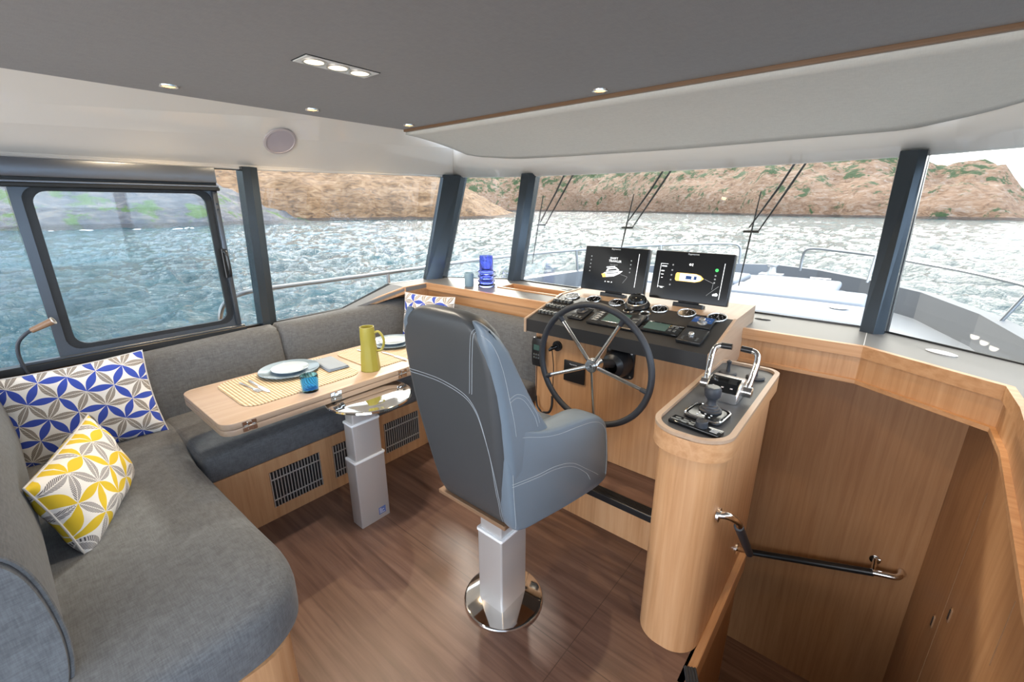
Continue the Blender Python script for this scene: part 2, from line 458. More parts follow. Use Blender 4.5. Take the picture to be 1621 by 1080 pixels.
def text_mesh(txt, size, M, depth=0.0006):
    """solid letters on the local XY plane, centred, moved by matrix M; returns MB"""
    cu = bpy.data.curves.new('txt', 'FONT'); cu.body = txt; cu.size = size; cu.align_x = 'CENTER'; cu.align_y = 'CENTER'; cu.extrude = depth / 2
    o = bpy.data.objects.new('txt', cu); COL.objects.link(o)
    dg = bpy.context.evaluated_depsgraph_get(); me = bpy.data.meshes.new_from_object(o.evaluated_get(dg))
    mb = MB(); mb.bm.from_mesh(me); bmesh.ops.transform(mb.bm, matrix=M, verts=mb.bm.verts)
    bpy.data.objects.remove(o); bpy.data.curves.remove(cu); bpy.data.meshes.remove(me)
    return mb

# ------------------------------------------------------------------ the shell of the wheelhouse
AFT = -2.6; XP = -3.0; XS = 0.70
fl = MB().prism([(-3.0, AFT), (XS, AFT), (XS, -0.30), (0.425, -0.07), (-0.25, 1.245), (-0.25, 1.99), (-0.52, 1.99), (-0.52, 2.46), (-3.0, 2.46)], 'Z', -0.04, 0.0)
struct('floor', fl, 'floor_wood')
# lower landing and two steps of the companionway
struct('floor_lower', MB().prism([(-0.25, -0.9), (0.425, -0.9), (0.425, 2.65), (-1.6, 2.65), (-1.6, 1.98), (-0.25, 1.98)], 'Z', -1.24, -1.2), 'floor_wood')
for k, (y1, z) in enumerate(((0.80, -0.40), (1.05, -0.80))):
    st = tag(MB().box((-0.245, -0.3, z - 0.38), (0.42, y1, z), 0.004, 1).build('stair_step', 'floor_wood', smooth=False),
             ('upper' if k == 0 else 'lower') + ' dark brown step of the companionway below the cabin floor', 'step', 'companionway steps')
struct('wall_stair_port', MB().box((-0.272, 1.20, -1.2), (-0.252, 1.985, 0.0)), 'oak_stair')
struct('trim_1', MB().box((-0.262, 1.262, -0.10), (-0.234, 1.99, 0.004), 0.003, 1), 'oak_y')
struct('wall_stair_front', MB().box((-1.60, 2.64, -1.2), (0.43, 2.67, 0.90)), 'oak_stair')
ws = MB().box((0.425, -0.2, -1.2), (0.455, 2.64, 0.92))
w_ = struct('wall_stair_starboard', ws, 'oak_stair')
# joints of the flush doors on the starboard stair wall
j = MB()
j.prism([(2.415, .90), (2.418, .90), (2.100, .666), (2.097, .666)], 'X', .4238, .4255)
j.box((0.4238, 2.050, -1.2), (0.4255, 2.052, 0.60)).prism([(1.512, .576), (1.514, .576), (1.506, .36), (1.504, .36)], 'X', .4238, .4255)
spart('door_joint', j, 'wood_trim', w_)
d = thing('recessed_door_pull', 'bronze recessed finger pull on stair wall door, the one nearer the forward corner', 'door pull', (0.425, 2.132, -0.05), group='door pulls on the stair wall')
MB().prism(rrect(-0.012, -0.032, 0.012, 0.032, 0.011), 'X', -0.004, 0.001).build('pull_plate', 'wood_trim', d)
MB().prism(rrect(-0.005, -0.022, 0.005, 0.022, 0.004), 'X', -0.006, -0.003).build('pull_slot', 'black_plastic', d)
copy_tree(d, (0.425, 1.961, 0.134), label='bronze recessed finger pull on stair wall door, the one further from the corner')

# port side below the windows, hull wall
def zsill(y): return 0.81 if y < 1.64 else (0.945 if y > 2.06 else 0.81 + (y - 1.64) / 0.42 * 0.135)
struct('wall_port', MB().prism([(AFT, 0.0), (2.5, 0.0), (2.5, 0.93), (2.06, 0.93), (1.64, 0.80), (AFT, 0.80)], 'X', -3.06, -3.0), 'oak_z')
struct('wall_starboard', MB().box((XS, -0.25, 0.0), (XS + 0.06, 2.5, 0.93)), 'oak_z')
struct('wall_front', MB().slab([(-3.0, 2.46, 0.0), (-0.55, 2.46, 0.0), (-0.55, 2.46, 0.80), (-3.0, 2.46, 0.80)], (0, 0.02, 0)), 'oak_z')

# ceiling
cl = MB().box((-2.70, AFT, 2.05), (0.40, 2.07, 2.09))
struct('ceiling', cl, 'ceiling_fabric')
# forward soffit, sloping down to the windshield
SC = -1.15
Lp = [(-2.69, 2.075, 2.05), (-2.77, 2.58, 1.980), (-2.62, 2.76, 1.952), (-2.36, 2.885, 1.932), (-1.9, 2.90, 1.922)]
Rp = [(2 * SC - x, y, z) for x, y, z in Lp[::-1]]
Rp = [(-0.03, 2.90, 1.916), (0.20, 2.80, 1.945), (0.38, 2.63, 1.975), (0.39, 2.075, 2.05)]
sf = MB(); ctr = [Vector((x, 2.48, 1.998)) for x in (-1.9, -1.15, -0.5)]
arc = [Vector(p) for p in Lp + [(-1.08, 2.90, 1.910)] + Rp]
# fan of a smooth dome-like sheet, given thickness upwards
NX = 40
def soff_front(x):
    for a, b in zip(arc[1:-1], arc[2:]):
        if a.x <= x <= b.x and b.x > a.x:
            return a.lerp(b, (x - a.x) / (b.x - a.x))
    return arc[1] if x < arc[1].x else arc[-2]
grid = []
for i in range(NX + 1):
    x = -2.70 + (0.39 + 2.70) * i / NX; fp = soff_front(x); col_ = []
    for k in range(13):
        s_ = k / 12; q = Vector((x + (fp.x - x) * s_, 2.075 + (fp.y - 2.075) * s_, 2.05 + (fp.z - 2.05) * (s_ ** 1.5)))
        col_.append(q)
    grid.append(col_)
vv = [[sf.bm.verts.new(q) for q in c_] for c_ in grid]
for i in range(NX):
    for k in range(12): sf.bm.faces.new((vv[i][k], vv[i + 1][k], vv[i + 1][k + 1], vv[i][k + 1]))
so = sf.build('ceiling_forward', 'soffit_fabric', smooth=True, recalc=False); so['kind'] = 'structure'
sm = so.modifiers.new('thick', 'SOLIDIFY'); sm.thickness = 0.03; sm.offset = -1
spart('panel_joint', MB().tube([Vector((-1.175, 2.08, 2.0475)), Vector((-1.19, 2.35, 2.021)), Vector((-1.21, 2.6, 1.975)), Vector((-1.235, 2.88, 1.9125))], 0.0015, 6), 'speaker_rim', so)
tm = struct('trim_2', MB().box((-2.69, 2.049, 2.034), (0.395, 2.072, 2.052), 0.004, 2), 'wood_trim')
struct('trim_3', MB().box((-2.69, 2.070, 2.035), (0.395, 2.082, 2.052)), 'frame_black')
# glossy white bands between windows and ceiling
bp = MB().slab([(-3.0, AFT, 1.752), (-3.0, 1.18, 1.762), (-3.0, 2.786, 1.795), (-2.767, 2.58, 1.985), (-2.757, 2.56, 2.04), (-2.688, 2.07, 2.08), (-2.688, AFT, 2.055)], (-0.02, 0, 0.02))
wbp = struct('wall_band_port', bp, 'gloss_band')
spart('band_lip', MB().tube([(-2.998, AFT, 1.752), (-2.998, 1.18, 1.762), (-2.998, 2.786, 1.795)], 0.008, 8), 'band_trim', wbp)
bs = MB().slab([(XS, AFT, 1.752), (XS, 2.79, 1.795), (0.467, 2.58, 1.985), (0.390, 2.07, 2.055), (0.390, AFT, 2.055)], (0.02, 0, 0.02))
wbs = struct('wall_band_starboard', bs, 'gloss_band')
spart('band_lip', MB().tube([(XS, AFT, 1.752), (XS, 2.79, 1.795)], 0.008, 8), 'band_trim', wbs)
fb = MB()
low = [(-3.0, 2.786, 1.795), (-2.42, 2.99, 1.787), (-1.1, 3.01, 1.777), (0.0, 3.0, 1.787), (0.25, 2.93, 1.79), (XS, 2.79, 1.795)]
hi = [(-2.767, 2.58, 1.985), (-2.36, 2.88, 1.934), (-1.08, 2.895, 1.912), (-0.03, 2.895, 1.918), (0.20, 2.80, 1.947), (0.467, 2.58, 1.985)]
LW = catmull(low, 5); HW = catmull(hi, 5)
R0 = [fb.bm.verts.new(q) for q in LW]; R1 = [fb.bm.verts.new(q) for q in HW]; R2 = [fb.bm.verts.new(q + Vector((0, .0, .07))) for q in HW]
for i in range(len(R0) - 1):
    fb.bm.faces.new((R0[i], R0[i + 1], R1[i + 1], R1[i])); fb.bm.faces.new((R1[i], R1[i + 1], R2[i + 1], R2[i]))
fo = fb.build('wall_band_front', 'gloss_band', smooth=True, recalc=False); fo['kind'] = 'structure'
md = fo.modifiers.new('thick', 'SOLIDIFY'); md.thickness = 0.02; md.offset = 0
spart('band_lip', MB().tube([q - Vector((0, 0, .002)) for q in LW], 0.007, 8), 'band_trim', fo)

# pillars between the panes
def prism4(q0, q1): 
    mb = MB(); mb.loft([q0, q1]); return mb
P = struct('trim_4', prism4([(-3.05, 1.055, .80), (-2.955, 1.055, .80), (-2.955, 1.10, .80), (-2.985, 1.15, .80), (-3.05, 1.15, .80)],
                            [(-3.05, 1.085, 1.77), (-2.955, 1.085, 1.77), (-2.955, 1.13, 1.77), (-2.985, 1.18, 1.77), (-3.05, 1.18, 1.77)]), 'pillar')
for y in (-0.55,):
    struct('trim_5', MB().box((-3.05, y - .05, .80), (-2.96, y + .05, 1.765)), 'pillar')
# port forward corner pillar, leaning forward at the top
struct('trim_6', prism4([(-3.02, 2.40, .93), (-2.955, 2.38, .94), (-2.90, 2.51, .94), (-2.93, 2.60, .93), (-3.02, 2.60, .93)],
                        [(-3.02, 2.66, 1.80), (-2.97, 2.65, 1.80), (-2.92, 2.80, 1.80), (-2.92, 2.88, 1.80), (-3.02, 2.86, 1.80)]), 'pillar')
# windshield pillars
struct('trim_7', prism4([(-2.435, 2.88, .93), (-2.41, 2.81, .94), (-2.345, 2.80, .94), (-2.305, 2.85, .94), (-2.33, 2.93, .93)],
                        [(-2.40, 3.03, 1.80), (-2.385, 2.96, 1.80), (-2.30, 2.955, 1.80), (-2.265, 3.0, 1.80), (-2.28, 3.08, 1.80)]), 'pillar')
struct('trim_8', prism4([(-0.03, 2.90, .93), (-0.03, 2.74, .94), (0.025, 2.715, .94), (0.065, 2.745, .94), (0.085, 2.85, .93)],
                        [(-0.045, 3.05, 1.80), (-0.04, 2.92, 1.80), (0.03, 2.90, 1.80), (0.06, 2.93, 1.80), (0.075, 3.04, 1.80)]), 'pillar')
for y0, y1 in ((2.40, 2.62), (1.10, 1.20), (-0.1, 0.0), (-1.3, -1.2)):
    struct('trim_9', MB().box((XS - 0.02, y0, .93), (XS + .05, y1, 1.79)), 'pillar')
for y0, y1 in ((-1.85, -1.75),): struct('trim_10', MB().box((-3.05, y0, .80), (-2.96, y1, 1.765)), 'pillar')

# glass, each pane one window with its dark gasket
def window(n, quad, nrm, gasket=0.012):
    g = MB().slab(quad, Vector(nrm) * 0.006)
    o_ = struct('window_%d' % n, g, 'window_glass')
    q = [Vector(p) + Vector(nrm) * 0.003 for p in quad]
    spart('gasket', MB().tube(q, gasket, 4, closed=True), 'frame_black', o_)
    return o_
window(1, [(-3.02, -0.5, .815), (-3.02, 1.07, .815), (-3.02, 1.09, 1.76), (-3.02, -0.5, 1.755)], (-1, 0, 0))
window(2, [(-3.02, 1.14, .815), (-3.02, 1.64, .815), (-3.02, 2.06, .945), (-3.0, 2.44, .945), (-3.0, 2.72, 1.80), (-3.02, 1.17, 1.765)], (-1, 0, 0))
window(3, [(-2.945, 2.57, .95), (-2.42, 2.865, .95), (-2.40, 3.01, 1.80), (-2.945, 2.84, 1.80)], (-.5, 1, 0))
window(4, [(-2.32, 2.87, .95), (0.0, 2.84, .95), (0.0, 3.01, 1.79), (-2.29, 3.02, 1.79)], (0, 1, 0))
window(5, [(0.07, 2.80, .95), (XS, 2.44, .95), (XS, 2.76, 1.82), (0.06, 3.0, 1.82)], (.5, 1, 0))
window(6, [(XS + .02, -1.2, .94), (XS + .02, 1.1, .94), (XS + .02, 1.1, 1.76), (XS + .02, -1.2, 1.76)], (1, 0, 0))
window(7, [(XS + .02, 1.2, .94), (XS + .02, 2.4, .94), (XS + .02, 2.7, 1.79), (XS + .02, 1.2, 1.76)], (1, 0, 0))
window(8, [(-3.02, -2.5, .815), (-3.02, -0.6, .815), (-3.02, -0.6, 1.755), (-3.02, -2.5, 1.755)], (-1, 0, 0))
window(9, [(XS + .02, -2.5, .94), (XS + .02, -1.3, .94), (XS + .02, -1.3, 1.76), (XS + .02, -2.5, 1.76)], (1, 0, 0))

# sliding window sash on the port side
sl = thing('sliding_window', 'dark grey aluminium sliding window sash with black pull handle above the port sofa', 'sliding window', (-2.96, 0.53, 0.86))
o3 = (-2.96, 0.53, 0.86)
def framed(y0, y1, z0, z1, w0, w1, wb, wt, r, x0, x1, origin):
    outer = rrect(y0, z0, y1, z1, 0.012, 6); inner = rrect(y0 + w0, z0 + wb, y1 - w1, z1 - wt, r, 6)
    mb = MB(); n = len(outer)
    A = [mb.bm.verts.new((x0, *p)) for p in outer]; B = [mb.bm.verts.new((x0, *p)) for p in inner]
    C = [mb.bm.verts.new((x1, *p)) for p in outer]; D = [mb.bm.verts.new((x1, *p)) for p in inner]
    for i in range(n):
        k = (i + 1) % n
        for q in ((A[i], A[k], B[k], B[i]), (C[i], D[i], D[k], C[k]), (A[i], C[i], C[k], A[k]), (B[i], B[k], D[k], D[i])): mb.bm.faces.new(q)
    return mb
framed(0.135, 0.935, 0.845, 1.655, 0.035, 0.03, 0.03, 0.02, 0.06, -2.985, -2.955, o3).build('outer_frame', 'frame_metal', sl, origin=o3)
framed(0.168, 0.907, 0.873, 1.637, 0.035, 0.033, 0.022, 0.022, 0.055, -2.985, -2.966, o3).build('inner_frame', 'frame_black', sl, origin=o3)
MB().prism(rrect(0.19, 0.89, 0.885, 1.62, 0.05), 'X', -2.985, -2.981).build('pane', 'window_glass', sl, origin=o3)
MB().box((-2.957, 0.905, 0.86), (-2.935, 0.93, 1.63), 0.004, 2).build('slide_rail', 'frame_metal', sl, origin=o3)
hd = MB().tube(catmull([(-2.94, .905, 1.30), (-2.912, .908, 1.295), (-2.90, .908, 1.27), (-2.90, .910, 1.20), (-2.912, .912, 1.165), (-2.94, .912, 1.16)], 5), 0.009, 10)
hd.box((-2.945, .895, 1.145), (-2.934, .925, 1.315), .003, 1).build('handle', 'black_plastic', sl, origin=o3)
sc_ = MB()
for z in (1.56, 1.53): sc_.cyl((-2.936, .917, z), (-2.932, .917, z), .005, 10)
sc_.build('screw', 'black_gloss', sl, origin=o3)
rl = thing('sliding_window_track', 'dark metal window track and blind box running above and below the sliding sash', 'window track', (-2.96, 0.2, 0.8))
o4 = (-2.96, 0.2, 0.8)
MB().box((-2.99, AFT + .1, 1.672), (-2.925, .935, 1.752), .006, 2).build('blind_box', 'header_metal', rl, origin=o4)
MB().box((-2.99, AFT + .1, 1.655), (-2.945, .935, 1.675)).box((-2.99, -0.5, 1.63), (-2.915, .94, 1.648), .004, 1).build('upper_track', 'frame_black', rl, origin=o4)
MB().box((-2.99, AFT + .1, 1.648), (-2.92, .938, 1.658), .003, 1).build('upper_rail', 'header_metal', rl, origin=o4)
MB().box((-2.99, -0.5, 0.808), (-2.93, .955, 0.845), .004, 1).build('lower_track', 'frame_black', rl, origin=o4)
MB().box((-2.975, 0.0, 0.843), (-2.94, .95, 0.855), .003, 1).build('lower_rail', 'frame_metal', rl, origin=o4)

# ------------------------------------------------------------------ dashboard ledge round the bow windows
ZL = 0.95
inner = [(-2.82, 1.72), (-2.775, 2.02), (-2.795, 2.262), (-1.52, 2.262), (-1.52, 2.405), (0.0, 2.43), (0.405, 2.166), (0.42, 1.96), (0.42, AFT)]
outer = [(XS, AFT), (XS, 2.46), (0.10, 2.80), (0.0, 2.87), (-2.36, 2.87), (-2.98, 2.54), (-3.0, 2.06), (-3.0, 1.72)]
lg = MB()
# flat part and the port strip ramping down to the side sill
def prismz(pts, z0, z1):
    mb = MB(); v0 = [mb.bm.verts.new((x, y, z0)) for x, y in pts]; v1 = [mb.bm.verts.new((x, y, z1)) for x, y in pts]
    n = len(pts); mb.bm.faces.new(v0[::-1]); mb.bm.faces.new(v1)
    for i in range(n): mb.bm.faces.new((v0[i], v0[(i + 1) % n], v1[(i + 1) % n], v1[i]))
    return mb
SLOT = (-2.24, 2.50, -1.62, 2.68)
front_pts = [(-2.775, 2.04), (-2.795, 2.262), (-1.52, 2.262), (-1.52, 2.42), (0.0, 2.42), (0.405, 2.18), (0.41, 1.96), (0.35, 1.15), (0.305, -0.2), (XS, -0.2), (XS, 2.46), (0.10, 2.80), (0.0, 2.88), (-2.36, 2.88), (-2.98, 2.54), (-3.0, 2.06)]
# cut around the storage slot: split polygon into bands
A1 = [(-2.775, 2.04), (-2.795, 2.262), (-2.24, 2.262), (-2.24, 2.88), (-2.36, 2.88), (-2.98, 2.54), (-3.0, 2.06)]
A2 = [(-2.24, 2.262), (-1.62, 2.262), (-1.62, 2.50), (-2.24, 2.50)]
A3 = [(-2.24, 2.68), (-1.62, 2.68), (-1.62, 2.88), (-2.24, 2.88)]
A4 = [(-1.62, 2.262), (-1.52, 2.262), (-1.50, 2.42), (0.0, 2.42), (0.0, 2.88), (-1.62, 2.88)]
A5 = [(0.0, 2.42), (0.405, 2.18), (0.41, 1.96), (0.35, 1.15), (0.305, -0.2), (XS, -0.2), (XS, 2.46), (0.10, 2.80), (0.0, 2.88)]
for q in (A1, A2, A3, A4, A5): lg.merge(prismz(q, ZL - 0.03, ZL))
lg.slab([(-2.95, 1.60, .815), (-3.0, 1.60, .815), (-3.0, 2.06, .95), (-2.775, 2.05, .95)], (0, 0, -0.02))
ledge = struct('trim_11', lg, 'ledge_top')
spart('top_joint', MB().box((-0.001, 2.42, ZL - .001), (0.002, 2.76, ZL + .0008)), 'white_edge', ledge)
# oak coamings: rim plus apron board
def coaming(name, path, z0, z1, th, mat, parent=None, inward=1):
    """vertical board along a plan path"""
    mb = MB(); n = len(path); L, R = [], []
    for i, p in enumerate(path):
        p = Vector((p[0], p[1])); a = Vector(path[max(i - 1, 0)][:2]); b = Vector(path[min(i + 1, n - 1)][:2])
        d1 = (p - a).normalized() if i else (b - p).normalized(); d2 = (b - p).normalized() if i < n - 1 else d1
        nn = Vector((-(d1 + d2).y, (d1 + d2).x)).normalized(); k = 1 / max(.5, nn.dot(Vector((-d1.y, d1.x))))
        L.append(p); R.append(p + nn * th * k * inward)
    rings = []
    for i in range(n):
        za = z0[i] if isinstance(z0, list) else z0; zb = z1[i] if isinstance(z1, list) else z1
        rings.append([(L[i].x, L[i].y, za), (R[i].x, R[i].y, za), (R[i].x, R[i].y, zb), (L[i].x, L[i].y, zb)])
    mb.loft(rings); return mb
portpath = [(-2.90, 1.79), (-2.778, 2.04), (-2.795, 2.255), (-1.49, 2.262)]
pc = struct('trim_12', coaming('c', portpath, [.83, .905, .905, .905], [.872, .957, .957, .957], 0.022, 'oak_x', inward=1), 'oak_x')
spart('apron', coaming('c', [(-2.785, 2.05), (-2.80, 2.275), (-1.49, 2.28)], .80, .905, 0.02, 'oak_x'), 'oak_x', pc)
spath = [(-0.49, 2.403), (0.0, 2.41), (0.402, 2.166), (0.405, 1.95), (0.345, 1.15), (0.30, -0.2)]
sc2 = struct('trim_13', coaming('c', spath, .905, .957, 0.024, 'oak_x', inward=1), 'oak_x')
spart('apron', coaming('c', [(-0.49, 2.415), (0.0, 2.42), (0.412, 2.172), (0.415, 1.955), (0.355, 1.15), (0.31, -0.2)], .79, .905, 0.02, 'oak_z'), 'oak_z', sc2)
spart('lower_lip', coaming('c', [(-0.49, 2.398), (0.0, 2.405), (0.396, 2.158), (0.397, 1.95), (0.337, 1.15), (0.29, -0.2)], .782, .80, 0.03, 'oak_x'), 'oak_x', sc2)
# wooden tray frame sunk in the ledge
def ring_xy(x0, y0, x1, y1, w, z0, z1):
    mb = MB(); o_ = [(x0, y0), (x1, y0), (x1, y1), (x0, y1)]; i_ = [(x0 + w, y0 + w), (x1 - w, y0 + w), (x1 - w, y1 - w), (x0 + w, y1 - w)]
    V = {}
    for nm, pl in (('o', o_), ('i', i_)):
        for zz in (z0, z1): V[nm, zz] = [mb.bm.verts.new((*p, zz)) for p in pl]
    for i in range(4):
        k = (i + 1) % 4
        mb.bm.faces.new((V['o', z1][i], V['o', z1][k], V['i', z1][k], V['i', z1][i])); mb.bm.faces.new((V['o', z0][i], V['o', z0][k], V['i', z0][k], V['i', z0][i]))
        mb.bm.faces.new((V['o', z0][i], V['o', z0][k], V['o', z1][k], V['o', z1][i])); mb.bm.faces.new((V['i', z0][i], V['i', z0][k], V['i', z1][k], V['i', z1][i]))
    return mb
tr_ = thing('ledge_tray', 'oak framed sunken tray in the grey ledge left of the helm', 'tray', (-1.93, 2.59, .95))
ring_xy(-2.245, 2.495, -1.60, 2.685, 0.022, .87, .958).build('tray_frame', 'oak_x', tr_, smooth=False, origin=(-1.93, 2.59, .95))
MB().box((-2.24, 2.50, .862), (-1.61, 2.68, .872)).build('tray_bottom', 'oak_x', tr_, smooth=False, origin=(-1.93, 2.59, .95))
def oval(name, label, x, y, rx, ry, rot, mat, z=.95):
    mb = MB().lathe([(1, 0), (1, .003), (.8, .006), (0, .006)], n=32)
    bmesh.ops.transform(mb.bm, matrix=Matrix.Diagonal((rx, ry, 1, 1)), verts=mb.bm.verts)
    o_ = mb.build(name, mat); o_.location = (x, y, z); o_.rotation_euler = (0, 0, rot); return tag(o_, label, 'cap')
oval('oval_fairing', 'oval polished metal cap on the grey ledge at the far right corner', 0.26, 2.535, 0.055, 0.03, -0.52, 'steel')
oval('oval_fairing', 'small dark oval cap on the ledge just behind the left monitor', -1.78, 2.77, 0.05, 0.025, 0, 'black_plastic')
oval('oval_fairing', 'small dark oval cap on the ledge right of the helm console', -0.455, 2.70, 0.04, 0.02, 0, 'black_plastic')

# ------------------------------------------------------------------ port sofa
def cushion(mb, a, b, r, crown=0.012, n=10, axis=2):
    """upholstered block: bevelled box with a soft crown on its +axis face"""
    t = MB(); t.box(a, b, r, 5)
    d = [b[i] - a[i] for i in range(3)]
    bmesh.ops.subdivide_edges(t.bm, edges=[e for e in t.bm.edges if e.calc_length() > 0.12], cuts=6, use_grid_fill=True)
    for v in t.bm.verts:
        u = [(v.co[i] - a[i]) / d[i] * 2 - 1 for i in range(3)]
        o1, o2 = [i for i in range(3) if i != axis]
        w = max(0, 1 - u[o1] ** 2) * max(0, 1 - u[o2] ** 2)
        v.co[axis] += crown * (w ** .6) * (1 if u[axis] > 0.5 else 0)
    mb.merge(t); return mb
so_ = thing('corner_sofa', 'grey fabric corner sofa on a pale oak base under the port windows', 'sofa', (-2.3, 0.6, 0))
oS = (-2.3, 0.6, 0)
base = MB().box((-2.98, 0.30, 0.0), (-2.16, 2.20, 0.335)).box((-2.6, 1.86, 0.0), (-1.56, 2.44, 0.335))
base.build('base', 'oak_z', so_, smooth=False, origin=oS)
MB().prism(rrect(-2.98, -0.35, -1.135, 0.36, [0.10, .01, .01, .01]), 'Z', 0.0, 0.30).build('base', 'oak_z', so_, origin=oS)
# seat cushions
cu = MB(); cushion(cu, (-2.84, 0.425, 0.33), (-2.155, 1.72, 0.465), .028); cu.build('seat_cushion', 'sofa_fabric', so_, origin=oS, angle=60)
cu = MB(); cushion(cu, (-2.84, 1.725, 0.33), (-1.56, 2.20, 0.465), .028); cu.build('seat_cushion', 'sofa_fabric', so_, origin=oS, angle=60)
def seat_outline(inset):
    return catmull([(-2.84 + inset, 0.425 - inset, 0), (-2.2, 0.415 - inset, 0), (-1.6, 0.425 - inset, 0), (-1.36, 0.430 - inset, 0), (-1.23 - inset * .6, 0.40 - inset, 0), (-1.155 - inset, 0.31 - inset * .5, 0),
                    (-1.135 - inset, 0.18, 0), (-1.135 - inset, -0.05, 0), (-1.14 - inset, -0.34 + inset, 0), (-2.84 + inset, -0.34 + inset, 0)], 6, closed=True)
rings = []
for z, ins in ((0.285, .03), (0.29, .012), (0.305, .002), (0.33, 0), (0.40, 0), (0.43, .004), (0.45, .016), (0.462, .036), (0.470, .075), (0.476, .14)):
    rings.append([(p.x, p.y, z) for p in seat_outline(ins)])
MB().loft(rings).build('seat_cushion', 'sofa_fabric', so_, origin=oS, angle=70)
# backrests along the side windows: leaning profile swept along Y
def back_run(y0, y1, z0, z1, n=16):
    rings = []
    for i in range(n + 1):
        s_ = i / n; y = y0 + (y1 - y0) * s_; zt = z0 + (z1 - z0) * s_
        e = min(1, min(s_, 1 - s_) * n * .9 + 0.0); ins = 0.022 * (1 - e) if i in (0, n) else 0
        prof = [(-2.965 + ins, .40), (-2.775 - ins, .40), (-2.765 - ins, .50), (-2.785 - ins, .62), (-2.81 - ins, zt - .09), (-2.825 - ins, zt - .045), (-2.842 - ins, zt - .018 - ins), (-2.868, zt - .003 - ins), (-2.91, zt - ins), (-2.95, zt - .008 - ins), (-2.965 + ins, zt - .03 - ins)]
        rings.append([(x, y, z) for x, z in prof])
    # round the ends
    r0 = rings[0]; r1 = rings[-1]
    rings[0] = r0; rings[-1] = r1
    rings[1] = [(a[0], y0 + .018, a[2]) for a in rings[1]]; rings[-2] = [(a[0], y1 - .018, a[2]) for a in rings[-2]]
    return MB().loft(rings)
back_run(-0.30, 1.098, .785, .835).build('backrest', 'sofa_fabric', so_, origin=oS, angle=60)
back_run(1.102, 2.25, .835, .85).build('backrest', 'sofa_fabric', so_, origin=oS, angle=60)
rings = []
for i, x in enumerate((-2.80, -2.785, -2.5, -2.2, -1.9, -1.7, -1.565, -1.55)):
    ins = .02 if i in (0, 7) else 0; zt = .845 - ins
    rings.append([(x, y, z) for y, z in ((2.26, .40), (2.10 + ins, .40), (2.09 + ins, .55), (2.115 + ins, zt - .09), (2.125 + ins, zt - .045), (2.14 + ins, zt - .018), (2.165, zt - .003), (2.20, zt), (2.24, zt - .008), (2.26, zt - .03))])
MB().loft(rings).build('backrest', 'sofa_fabric', so_, origin=oS, angle=60)
# aft backrest, fat and rounded, its end nearest the camera
rings = []
NPR = [(-0.34, .40), (-0.08, .40), (-0.045, .47), (-0.03, .58), (-0.035, .70), (-0.05, .79), (-0.075, .845), (-0.11, .872), (-0.17, .882), (-0.26, .87), (-0.32, .83), (-0.34, .78)]
for x, k in ((-2.96, .0), (-2.6, 0), (-2.1, 0), (-1.7, 0), (-1.45, 0), (-1.33, .0), (-1.30, .008), (-1.285, .022)):
    q = catmull([(0, y - .042, z) for y, z in NPR], 4, closed=True)
    rings.append([(x, p.y + (-0.23 - p.y) * k * 2.2, p.z + (.62 - p.z) * k * 2.2) for p in q])
MB().loft(rings).build('backrest', 'sofa_fabric', so_, origin=oS, angle=60)
q = catmull([(-1.298, y - .042, z) for y, z in NPR], 4, closed=True)
MB().tube(q, .005, 6, closed=True).build('piping', 'sofa_fabric', so_, origin=oS)
# ventilation grilles in the base
gname = 'aluminium slatted air grille in the oak sofa base, '
gl_ = thing('air_grille', gname + 'the one nearest the camera', 'air grille', (-2.158, 0.81, 0.17), group='air grilles in the sofa base')
MB().box((-0.004, -.13, -.10), (0.0005, .13, .10)).build('backing', 'black_plastic', gl_)
g = MB()
for i in range(17): g.box((.0005, -.13 + i * .0158, -.10), (.006, -.1262 + i * .0158, .10))
g.build('slat', 'alu', gl_, smooth=False)['kind'] = 'stuff'
for z in (-.058, .058): MB().box((.004, -.13, z - .003), (.008, .1275, z + .003)).build('crossbar', 'alu', gl_, smooth=False)
copy_tree(gl_, (-2.158, 1.145, .17), label=gname + 'the middle one')
copy_tree(gl_, (-2.158, 1.48, .17), label=gname + 'the furthest forward')

